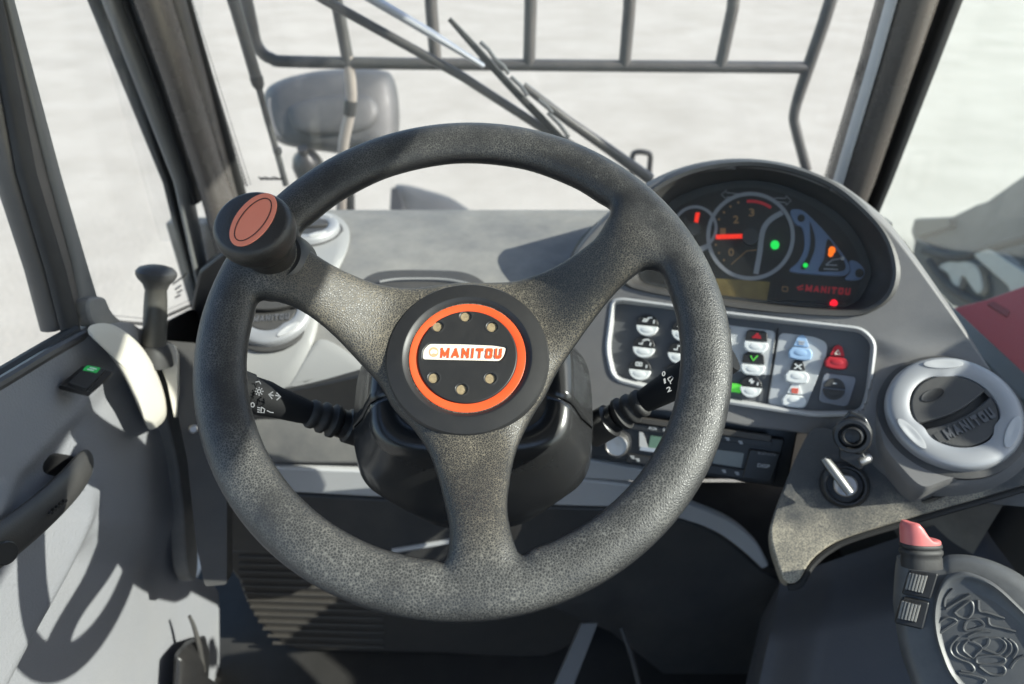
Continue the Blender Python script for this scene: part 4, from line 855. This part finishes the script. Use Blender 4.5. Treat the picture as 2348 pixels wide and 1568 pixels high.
# ------------------------------------------------------------------ steering wheel
TL = .4095
def cw(a): return CAM + np.array([a[0], CP * a[2] + SP * a[1], -SP * a[2] + CP * a[1]])
W0 = cw((-.0358, .0047, .511)); WN = nrm(cw((0, math.sin(TL), -math.cos(TL))) - CAM); E2 = nrm(cw((0, math.cos(TL), math.sin(TL))) - CAM); E1 = np.array([1.0, 0, 0])
HD = -.041
def z0f(r):
    t = np.clip((r - .064) / (.162 - .064), 0, 1); return (HD - .0145) * (1 - t * t * (3 - 2 * t))
def wl(px, py, h=None):
    hh = 0. if h is None else h
    for _ in range(8):
        q = Plane(W0 + WN * hh, WN).on(px, py) - W0; x, y = q[0], q @ E2
        if h is not None: break
        hh = float(z0f(np.hypot(x, y)))
    return x, y
op1 = [(704, 566), (693, 535), (716, 499), (794, 448), (907, 403), (1047, 380), (1187, 389), (1300, 426), (1367, 462), (1387, 493), (1378, 527), (1350, 561), (1277, 611), (1187, 645), (1126, 650), (1064, 650), (1013, 655), (940, 663), (867, 653), (794, 625), (738, 594)]
op2 = [(556, 780), (572, 715), (596, 690), (625, 688), (690, 712), (760, 765), (830, 838), (872, 885), (900, 935), (950, 988), (988, 1050), (1015, 1140), (1030, 1220), (1024, 1270), (995, 1297), (940, 1290), (850, 1260), (750, 1205), (665, 1130), (605, 1035), (570, 935), (556, 850)]
op3 = [(1532, 660), (1510, 625), (1487, 617), (1460, 628), (1400, 685), (1335, 770), (1280, 850), (1252, 905), (1216, 965), (1186, 1030), (1170, 1100), (1165, 1180), (1183, 1245), (1225, 1278), (1290, 1265), (1390, 1215), (1480, 1130), (1540, 1030), (1565, 930), (1570, 820), (1557, 730)]
polys = []
for o_ in (op1, op2, op3):
    W2 = np.array([wl(*p) for p in o_]); r = np.hypot(W2[:, 0], W2[:, 1])
    k = np.where(r > .1545, .1612 / r, 1.0); polys.append(cr(W2 * k[:, None], 10))
ds = .0022; ex = np.arange(-.206, .2061, ds); ez = np.arange(-.070, .0241, ds)
GX, GY = np.meshgrid(ex, ex, indexing='ij'); P2 = np.stack([GX.ravel(), GY.ravel()], 1)
def sdf(P, poly):
    A = poly; B = np.roll(poly, -1, 0); d = np.full(len(P), 1e9); ins = np.zeros(len(P), bool)
    for a, b in zip(A, B):
        ab = b - a; t = np.clip(((P - a) @ ab) / (ab @ ab + 1e-12), 0, 1); q = P - a - t[:, None] * ab; d = np.minimum(d, (q ** 2).sum(1))
        c = (a[1] > P[:, 1]) != (b[1] > P[:, 1]); xs = (b[0] - a[0]) * (P[:, 1] - a[1]) / (b[1] - a[1] + 1e-15) + a[0]; ins ^= c & (P[:, 0] < xs)
    return np.where(ins, -1, 1) * np.sqrt(d)
rr_ = np.hypot(P2[:, 0], P2[:, 1]); depth = .1991 - rr_        # inside distance
for poly in polys: depth = np.minimum(depth, sdf(P2, poly))
aa = .0190 + .006 * np.clip((.150 - rr_) / .05, 0, 1); Th = .0133 + .001 * np.clip((.15 - rr_) / .05, 0, 1)
e = np.clip(1 - depth / aa, 0, None); zc = z0f(rr_)
q = (ez[None, :] - zc[:, None]) / Th[:, None]
Fv = (e[:, None] ** 2 + q ** 2 - 1).reshape(len(ex), len(ex), len(ez)).astype(np.float32); Fv = np.clip(Fv, -1, 3)
def surface_nets(F, ox, oz, h):
    s = F < 0; nx, ny, nz = F.shape; c = np.zeros((nx - 1, ny - 1, nz - 1), np.int32)
    off = [(i, j, k) for i in (0, 1) for j in (0, 1) for k in (0, 1)]
    for i, j, k in off: c += s[i:nx - 1 + i, j:ny - 1 + j, k:nz - 1 + k]
    act = (c > 0) & (c < 8); idx = -np.ones(c.shape, np.int64); I = np.argwhere(act); idx[act] = np.arange(len(I))
    acc = np.zeros((len(I), 3)); cnt = np.zeros(len(I))
    for a in off:
        for ax_ in range(3):
            if a[ax_]: continue
            b = list(a); b[ax_] = 1; fa = F[I[:, 0] + a[0], I[:, 1] + a[1], I[:, 2] + a[2]]; fb = F[I[:, 0] + b[0], I[:, 1] + b[1], I[:, 2] + b[2]]
            m_ = (fa < 0) != (fb < 0); t = np.where(m_, fa / (fa - fb + 1e-12), 0); p = np.tile(np.array(a, float), (len(I), 1)); p[:, ax_] += t
            acc += p * m_[:, None]; cnt += m_
    V = I + acc / cnt[:, None]; Q = []
    for ax_ in range(3):
        u, v = (ax_ + 1) % 3, (ax_ + 2) % 3; sl0 = [slice(None)] * 3; sl1 = [slice(None)] * 3; sl0[ax_] = slice(0, -1); sl1[ax_] = slice(1, None)
        E = np.argwhere(s[tuple(sl0)] != s[tuple(sl1)]); E = E[(E[:, u] > 0) & (E[:, v] > 0) & (E[:, u] < F.shape[u] - 1) & (E[:, v] < F.shape[v] - 1)]
        cc_ = []
        for du, dv in ((0, 0), (-1, 0), (-1, -1), (0, -1)):
            k = E.copy(); k[:, u] += du; k[:, v] += dv; cc_.append(idx[k[:, 0], k[:, 1], k[:, 2]])
        qd = np.stack(cc_, 1); fl_ = s[E[:, 0], E[:, 1], E[:, 2]]; qd[~fl_] = qd[~fl_][:, ::-1]; Q.append(qd)
    return np.stack([ox + V[:, 0] * h, ox + V[:, 1] * h, oz + V[:, 2] * h], 1), np.vstack(Q)
SV, SQ = surface_nets(Fv, ex[0], ez[0], ds)
# a few smoothing passes to lose the grid
ed = np.vstack([SQ[:, [0, 1]], SQ[:, [1, 2]], SQ[:, [2, 3]], SQ[:, [3, 0]]])
deg = np.bincount(ed.ravel(), minlength=len(SV))[:, None]
for lam in (.5, -.52) * 4:
    acc = np.zeros_like(SV); np.add.at(acc, ed[:, 0], SV[ed[:, 1]]); np.add.at(acc, ed[:, 1], SV[ed[:, 0]]); SV = SV + lam * (acc / deg - SV)
def wheel_w(L): L = np.array(L); return W0 + L[:, :1] * E1 + L[:, 1:2] * E2 + L[:, 2:3] * WN
sw = thing('steering_wheel', 'worn black three spoke steering wheel with orange ringed hub', 'steering wheel', W0 + WN * HD)
rim = mk('rim', wheel_w(SV), SQ.tolist(), M['leather'], sw, ang=180)
HB = W0 + WN * HD; WPl = Plane(HB, WN)
lathe('hub_plate', HB, WN, [(.0650, -.012), (.0660, -.004), (.0659, -.0008), (.0645, .0012), (.0620, .0016), (.0535, .0034), (.0520, .0035), (.0508, .0030), (.0478, -.0002), (.0472, -.0010), (.044, -.004), (.0, -.004)], M['satin'], sw, n=128, u=E1, ang=25)
ta_ = np.linspace(0, 2 * np.pi, 128, endpoint=False)
loft('orange_ring', [HB + WN * h + r * (np.cos(ta_)[:, None] * E1 + np.sin(ta_)[:, None] * E2) for r, h in [(.0470, -.0011), (.0470, .0000), (.0466, .0003), (.0406, .0003), (.0400, .0), (.0400, -.003)]], M['orange'], sw)
# hub disc as height field with dimples and emblem recess
hol = [(1067, 725), (1003, 748), (1128, 749), (994, 866), (1124, 867), (1058, 892)]
dh = .0018; Pd = Plane(HB + WN * dh, WN)
def hl(px, py): q = Pd.on(px, py) - HB; return np.array([q[0], q @ E2])
HC = [hl(*p) for p in hol]
emb_px = rnd([(970, 802), (984, 787), (1060, 788), (1130, 791), (1162, 796), (1157, 816), (1146, 829), (1060, 827), (968, 825)], 7, 4)
EM = np.array([hl(*p) for p in emb_px])
nr, na = 84, 260; DV = []; DF = []
rad = np.linspace(.0006, .0401, nr)
PP = np.array([[r_ * math.cos(a), r_ * math.sin(a)] for r_ in rad for a in np.linspace(0, 2 * np.pi, na, endpoint=False)])
hz = np.full(len(PP), dh); es = sdf(PP, EM)
hz -= .0012 * np.clip((.0006 - es) / .0006, 0, 1)
for c_ in HC:
    d_ = np.hypot(PP[:, 0] - c_[0], PP[:, 1] - c_[1]); hz += .0003 * np.exp(-((d_ - .0050) / .0006) ** 2); hz -= .0024 * np.clip((.0047 - d_) / .0015, 0, 1) ** .8
rr2 = np.hypot(PP[:, 0], PP[:, 1]); hz -= .0016 * np.clip((rr2 - .0392) / .0009, 0, 1) ** 2
DV = HB + PP[:, :1] * E1 + PP[:, 1:] * E2 + hz[:, None] * WN
for i in range(nr - 1):
    for j in range(na): DF.append([i * na + j, i * na + (j + 1) % na, (i + 1) * na + (j + 1) % na, (i + 1) * na + j])
DF.append(list(range(na)))
hd_ = mk('hub_disc', DV, DF, M['satin'], sw, ang=180)
for c_ in HC:
    b_ = HB + c_[0] * E1 + c_[1] * E2 + WN * (dh - .0022)
    lathe('dimple', b_, WN, [(.0040, .0008), (.0034, .0001), (.0026, .0), (.0013, -.0001), (.0, -.0001)], M['hole'], sw, n=20)
EPl = Plane(HB + WN * (dh - .0009), WN)
eb = plate('emblem', grow(emb_px, -1.5), EPl, 0, .0006, M['emblem'], sw)
plate('globe', ell(994.5, 807, 11, 11.5, 0, 30), EPl, .0002, .0003, M['gold'], eb)
plate('globe_land', cr([(986, 806), (992, 801), (999, 802), (1003, 806), (1000, 811), (993, 810), (988, 812)], 3), EPl, .0004, .0003, M['emblem'], eb)
block_text('lettering', 'MANITOU', EPl, (1009, 820.5), (1152, 822), (1009, 797), .0004, M['orange'], eb)
# spinner knob
q_ = Plane(W0 + WN * .012, WN).on(612, 581) - W0; q2_ = Plane(W0 + WN * .056, WN).on(582, 505) - W0
kx, ky = (q_[0] + q2_[0]) / 2, (q_ @ E2 + q2_ @ E2) / 2
KB = W0 + kx * E1 + ky * E2
kn_ = lathe('knob_boss', KB, WN, [(.031, -.010), (.0275, .002), (.0245, .0065), (.0225, .0085), (.0, .0085)], M['satin'], sw, n=48)
kh = lathe('spinner_knob', KB, WN, [(.0185, .006), (.0190, .012), (.0186, .018), (.0198, .0235), (.0230, .0290), (.0264, .0345), (.0284, .0405), (.0290, .0460), (.0282, .0508), (.0262, .0540), (.0240, .0553), (.012, .0558), (.0, .0558)], mat('knob_grain', (.014, .0145, .016), .42, bump=.7, bscale=900, dust=.10, dcol=(.2, .16, .1), dscale=30, bdist=.0005), sw, n=64, ang=60)
KPl = Plane(KB + WN * .0562, WN); ka_ = math.atan2(-.774, .633)
plate('knob_decal', ell(580, 503, 72, 38.5, ka_, 48), KPl, 0, .001, M['decal'], kh, bev=.0003)
ribbon('decal_line', ell(580, 503, 59, 26, ka_, 48), 2.2, KPl, .00025, M['black'], kh, True, .0004)

# ------------------------------------------------------------------ steering column cowl
colm = thing('steering_column', 'black plastic steering column cowl behind the wheel hub', 'steering column', HB - WN * .2)
def cow(s, hw, hh, dy, a0, a1, n=56, e=None):
    e = 3.9 - 1.0 * sst(.06, .2, s)
    t = np.linspace(a0, a1, n); ct, st = np.cos(t), np.sin(t); c = HB - WN * s + E2 * dy
    return c + (np.sign(ct) * np.abs(ct) ** (2 / e) * hw)[:, None] * E1 + (np.sign(st) * np.abs(st) ** (2 / e) * hh)[:, None] * E2
CS = [(.050, .066, .046, -.002), (.0515, .080, .058, -.002), (.055, .087, .064, -.003), (.063, .091, .067, -.004), (.080, .098, .071, -.007), (.095, .109, .074, -.011), (.125, .112, .080, -.018), (.165, .096, .078, -.026), (.205, .080, .072, -.034), (.235, .066, .060, -.040), (.25, .05, .045, -.042)]
mid = .10
loft('lower_shell', [cow(s, a, b, d, math.pi + mid, 2 * math.pi - mid) for s, a, b, d in CS], M['gloss'], colm, closed=False, ang=60)
loft('upper_shell', [cow(s, a * 1.01, b * 1.01, d, -mid + .02, math.pi + mid - .02) for s, a, b, d in CS], M['gloss'], colm, closed=False, ang=60)
for o in colm.children:
    md = o.modifiers.new('solidify', 'SOLIDIFY'); md.thickness = .003
loft('column_core', [cow(s, a * .93, b * .93, d, 0, 2 * math.pi - .16) for s, a, b, d in CS], M['black'], colm, True, True)
cc2 = [HB - WN * .235 - E2 * .04, HB - WN * .42 - E2 * .06]
tube('column_post', cc2, [.045, .05], M['black'], colm, n=20)
b1 = at(965, 1112, .66); b2 = at(1003, 1113, .65)
tube('tilt_bolt', [b1, b2], .0035, M['steel'], colm, n=10)
tube('cowl_clip', [at(1222, 1153, .675), at(1260, 1146, .672), at(1292, 1128, .676)], .0028, M['steel'], colm, n=8)

# ------------------------------------------------------------------ stalks
def stalk(name, label, a, b, pa, collar_px, n_front, sym):
    st = thing(name, label, 'stalk', a)
    d = nrm(b - a); L = np.linalg.norm(b - a); u, v = frame(d)
    lathe('stalk_collar', a, d, [(.0165, -.02), (.0165, .004), (.0135, .006), (.0135, .012)], M['black'], st, n=24)
    pr = [(.010, .010)]
    for k in range(3):
        s = .014 + k * .0105; pr += [(.0120, s), (.0158 - k * .0012, s + .002), (.0160 - k * .0012, s + .006), (.0120, s + .0085)]
    lathe('rubber_boot', a, d, pr, M['rubber'], st, n=28, ang=60)
    lathe('stalk_arm', a, d, [(.0105, .042), (.0118, .050), (.0142, .075), (.0160, L * .85), (.0160, L)], M['stalk'], st, n=32)
    lathe('stalk_knob', a, d, [(.0150, L), (.0176, L + .001), (.0180, L + .012), (.0172, L + .020), (.0, L + .021)], M['stalk'], st, n=40)
    return st
la, lb = at(805, 978, .650), at(572, 902, .60)
s1 = stalk('control_stalk', 'indicator stalk printed with lamp symbols on the left of the column', la, lb, None, None, None, None)
lp_ = Plane((la + lb) / 2 + 0 * WN, WN); lp_ = Plane(at(620, 920, .580), nrm(WN + np.array([.1, 0, 0])))
def sun_sym(x, y, r): return [[(x + r * .45 * math.cos(t), y + r * .45 * math.sin(t)) for t in np.linspace(0, 6.28, 14)]] + [[(x + r * .75 * math.cos(t), y + r * .75 * math.sin(t)), (x + r * 1.1 * math.cos(t), y + r * 1.1 * math.sin(t))] for t in np.linspace(0, 6.28, 8, endpoint=False)]
lines('symbol', sun_sym(594, 897, 9), 2.2, lp_, .0012, M['print_dim'], s1)
lines('symbol', [[(626, 898), (616, 904), (624, 914)], [(617, 904), (627, 907)], [(634, 900), (643, 909), (634, 917)], [(641, 908), (631, 906)]], 2.6, lp_, .0016, M['print_dim'], s1)
lines('symbol', [[(579 + 4 * math.cos(t), 928 + 5 * math.sin(t)) for t in np.linspace(0, 6.28, 12)], [(590, 934), (596, 935)], [(590, 939), (596, 940)], [(590, 944), (595, 945)], [(599, 933), (607, 938), (605, 946), (598, 946), (599, 933)], [(612, 941), (620, 945), (627, 946)], [(586, 876), (594, 874), (598, 880)]], 2.2, lp_, .002, M['print_dim'], s1)
lathe('stalk_tip', at(566, 905, .595), nrm(lb - la), [(.012, 0), (.012, .012), (.006, .015), (0, .015)], M['cream'], s1, n=20)
ra, rb = at(1392, 968, .655), at(1625, 835, .600)
s2 = stalk('control_stalk', 'wiper stalk printed 0 1 2 on the right of the column', ra, rb, None, None, None, None)
rp_ = Plane(at(1540, 880, .598), nrm(WN + np.array([.15, 0, 0])))
text('lettering', '0', rp_, (1518, 864), (1526, 861), (1517, 853), .001, M['print_dim'], s2)
text('lettering', '1', rp_, (1523, 880), (1527, 878), (1521, 869), .001, M['print_dim'], s2)
text('lettering', '2', rp_, (1530, 900), (1540, 896), (1527, 889), .001, M['print_dim'], s2)
lines('symbol', [[(1531, 868), (1540, 862), (1544, 866), (1538, 874), (1534, 873), (1531, 868)], [(1536, 873), (1538, 880)]], 2.2, rp_, .001, M['print_dim'], s2)

# ------------------------------------------------------------------ outside: guard, wipers, strut, mirror, ground shadow shape, eye
gd = thing('guard_grille', 'black tube guard grille in front of the windscreen', 'guard', (.04, 1.35, 1.76))
GP = Plane((0, 1.35, 0), (0, -1, 0)); gr = .0115
tube('cross_tube', [GP.on(578, 60), GP.on(590, 105), GP.on(622, 134), GP.on(700, 142), GP.on(1200, 149), GP.on(1852, 155)], gr * .95, M['tube'], gd, n=12, sm=5)
tube('side_tube', [GP.on(525, -260), GP.on(552, -60), GP.on(578, 62)], gr, M['tube'], gd, n=12)
for a, b in ((748, 800), (976, 1000), (1218, 1213), (1452, 1432), (1706, 1652)):
    tube('upright_tube', [GP.on(a, -260 if a != 748 else -120), GP.on((a + b) / 2 + 1, 20), GP.on(b, 150)], gr, M['tube'], gd, n=12)
tube('side_tube', [GP.on(1975, -260), GP.on(1905, 0), GP.on(1853, 155), GP.on(1822, 255), GP.on(1826, 300), GP.on(1850, 390)], [gr] * 3 + [.010] * 3, M['tube'], gd, n=12, sm=4)
pl_ = thing('mirror_post', 'worn steel mirror post with black clamp behind the guard', 'post', GP.on(795, 300))
tube('post', [GP.on(798, 128, .0), GP.on(806, 215, .0), GP.on(800, 270), GP.on(786, 345), GP.on(782, 480)], .0105, mat('post_paint', (.36, .32, .29), .4, .3, dust=.3, dcol=(.2, .15, .12)), pl_, n=14, sm=4)
lathe('post_clamp', GP.on(803, 246), GP.on(806, 215) - GP.on(800, 270), [(.0125, -.014), (.0128, -.012), (.0128, .012), (.0125, .014)], M['black'], pl_, n=18)
mr_ = thing('wing_mirror', 'rounded dusty grey mirror housing outside beyond the guard', 'mirror', at(760, 330, 1.62))
MP = Plane(at(760, 250, 1.62), (.05, -.85, .5))
Mo = cr([(606, 218), (640, 185), (720, 164), (800, 158), (870, 160), (900, 175), (914, 230), (915, 300), (905, 345), (860, 360), (780, 352), (690, 340), (640, 326), (616, 290)], 5)
dome('mirror_housing', Mo, MP, 0, .055, M['grey'], mr_, back=.07, ctr=(770, 255), ex=2.4, ang=70)
plate('mirror_lens', cr([(612, 226), (640, 232), (660, 236), (652, 290), (646, 316), (624, 296)], 4), MP, .028, .03, M['pillar_grey'], mr_, bev=.006)
Mq = cr([(655, 240), (720, 215), (800, 205), (860, 215), (880, 260), (850, 305), (760, 318), (680, 312), (655, 280)], 5)
dome('housing_bulge', grow(Mq, -4), MP, .034, .034, M['grey'], mr_, back=.02, ex=2.6, ang=70)
lathe('ball_joint', at(708, 385, 1.6), (0, -.4, .9), [(.03, -.06), (.034, -.02), (.036, .01), (.03, .03), (.012, .045), (.012, .06)], M['black'], mr_, n=24)
tube('mirror_arm', [at(790, 340, 1.68), at(798, 420, 1.72), at(800, 500, 1.76)], .016, M['black'], mr_, n=12)
st_ = thing('gas_strut', 'black gas strut running down beside the left pillar outside', 'strut', at(648, 400, 1.12))
SPn = Plane((0, 1.13, 0), (0, -1, 0))
tube('strut_body', [SPn.on(515, -60), SPn.on(541, 20), SPn.on(588, 180)], .0092, M['tube'], st_, n=12)
lathe('strut_collar', SPn.on(588, 180), SPn.on(600, 222) - SPn.on(588, 180), [(.0098, -.004), (.0105, .0), (.0095, .010), (.006, .016)], M['black'], st_, n=16)
tube('strut_rod', [SPn.on(589, 184), SPn.on(612, 270), SPn.on(636, 352), SPn.on(656, 425)], .0052, M['tube'], st_, n=10)
lathe('rod_joint', SPn.on(636, 345), SPn.on(642, 365) - SPn.on(636, 345), [(.005, -.006), (.0072, -.003), (.0072, .004), (.005, .007)], M['black'], st_, n=12)
wp = thing('windscreen_wiper', 'black windscreen wiper with jointed blade and arms outside the glass', 'wiper', at(1490, 412, 1.15))
WA = Plane((0, 1.12, 0), (0, -1, .0)); WB = Plane((0, 1.105, 0), (0, -1, .0)); WC = Plane((0, 1.14, 0), (0, -1, 0))
tube('link_rod', [WA.on(690, -34), WA.on(745, 0), WA.on(1060, 175), WA.on(1230, 285), WA.on(1330, 345)], .0072, M['paint'], wp, n=12)
tube('link_rod', [WC.on(800, -35), WC.on(855, -2), WC.on(980, 72), WC.on(1110, 152)], [.012, .012, .011, .006], M['silver'], wp, n=14, flat=.6, label='silver rod above the black link rod')
tube('wiper_arm', [WA.on(1200, 196, .01), WA.on(1300, 275, .012), WA.on(1400, 345, .012), WA.on(1490, 410, .004)], [.006, .0075, .0085, .010], M['paint'], wp, n=12)
tube('wiper_arm', [WA.on(1215, 202, -.012), WA.on(1310, 285, -.012), WA.on(1385, 330, -.012), WA.on(1492, 408, -.01)], [.004, .005, .005, .006], M['steel'], wp, n=10, label='bare steel upper edge of the wiper arm')
tube('wiper_blade', [WB.on(1030, 43), WB.on(1100, 120), WB.on(1180, 208), WB.on(1260, 290), WB.on(1330, 362)], [.0035, .0055, .006, .0062, .005], M['rubber'], wp, n=10, sm=3)
for x, y, x2, y2 in ((1095, 100, 1130, 138), (1128, 138, 1162, 172), (1165, 180, 1205, 222), (1228, 232, 1262, 262), (1250, 262, 1300, 318)):
    tube('blade_bracket', [WB.on(x + 6, y - 4, .008), WB.on((x + x2) / 2 + 8, (y + y2) / 2 - 5, .011), WB.on(x2 + 4, y2 - 4, .008)], .0032, M['pillar_grey'], wp, n=8)
le = thing('lifting_eye', 'small black hoop standing on the bonnet beyond the wiper pivot', 'hoop', at(1470, 400, 1.6))
EP = Plane(at(1470, 370, 1.6), (0, -1, .2))
tube('hoop', [EP.on(1447, 440), EP.on(1449, 370), EP.on(1453, 352), EP.on(1465, 348), EP.on(1482, 350), EP.on(1491, 356), EP.on(1490, 380), EP.on(1484, 440)], .0065, M['black'], le, n=10, sm=3)
mg = thing('ground_shadow_shape', 'curved grey shape standing for a ground shadow in front of the windscreen', 'ground shadow', at(980, 470, 2.6))  # shadow lying on the ground, built as a grey shell with a dark edge
MGp = Plane(at(980, 460, 2.6), (0, -.6, .8))
dome('shadow_shell', cr([(905, 428), (930, 424), (980, 436), (1030, 452), (1066, 474), (1100, 500), (1110, 540), (905, 540), (900, 470)], 4), MGp, 0, .05, M['grey'], mg, back=.1)
plate('shadow_dark_edge', rnd([(896, 430), (914, 428), (926, 470), (924, 540), (890, 540)], 4), MGp, .06, .06, M['black'], mg, bev=.006)

# boom and red body beyond the side window
bo = thing('telescopic_boom', 'dark grey telescopic boom lying outside the dusty side window, with an unseen rear run shaped for shade', 'boom', (1.0, 1.0, 1.35))
BP = Plane((.92, 0, 0), (-1, 0, .25))
plate('boom_beam', rnd([(2088, 530), (2096, 500), (2184, 496), (2240, 468), (2262, 462), (2347, 402), (2560, 262), (2560, 560), (2347, 640), (2230, 640), (2160, 600), (2098, 560)], 8), BP, -.02, .20, M['grey'], bo, bev=.012)
plate3('boom_beam', [(.94, y, z) for y, z in [(1.08, 1.735), (.8, 1.82), (.56, 1.915), (.40, 1.925), (.28, 1.75), (-.8, 1.70), (-.8, 1.42), (.5, 1.42), (1.08, 1.42)]], (-1, 0, 0), .18, M['grey'], bo, bev=.012)  # unseen rear run, top edge shaped to shade the vent and spare the joystick
plate('boom_head', rnd([(2098, 545), (2170, 585), (2240, 640), (2347, 600), (2560, 540), (2560, 720), (2347, 670), (2250, 720), (2180, 700), (2090, 600)], 8), BP, .03, .10, M['tube'], bo, bev=.01)
plate('boom_top_pad', rnd([(2094, 504), (2178, 497), (2178, 520), (2098, 545)], 5), BP, .0, .12, M['black'], bo, bev=.008)
plate('pipe_cover', cr([(2228, 578), (2265, 570), (2310, 598), (2352, 628), (2352, 655), (2338, 692), (2320, 692), (2310, 656), (2275, 625)], 4), BP, .06, .05, M['hose'], bo, bev=.008, seg=3)
plate('pipe_clamp', cr([(2150, 612), (2178, 598), (2225, 600), (2245, 622), (2252, 660), (2240, 674), (2220, 650), (2206, 632), (2197, 656), (2186, 662), (2172, 628)], 4), BP, .05, .05, M['hose'], bo, bev=.008, seg=3)
for L in ([(2120, 575), (2200, 590), (2300, 560), (2450, 520)], [(2130, 600), (2180, 660), (2250, 700)]):
    tube('hydraulic_hose', [BP.on(x, y, .05) for x, y in L], .012, M['rubber'], bo, n=10, sm=4)
rb_ = thing('red_body_panel', 'red painted machine body panel below the boom', 'body panel', (.86, .8, 1.2))
RBp = Plane(at(2300, 760, 1.12), (-.55, -.2, .8))
plate('body_sheet', [(2110, 740), (2190, 704), (2262, 686), (2347, 655), (2560, 590), (2560, 1200), (2347, 1100), (2200, 900)], RBp, 0, .02, M['redpaint'], rb_, bev=.003)
plate('panel_slot', rnd([(2262, 696), (2278, 690), (2316, 712), (2308, 726)], 3), RBp, .003, .004, mat('dark_red', (.22, .012, .02), .4), rb_)
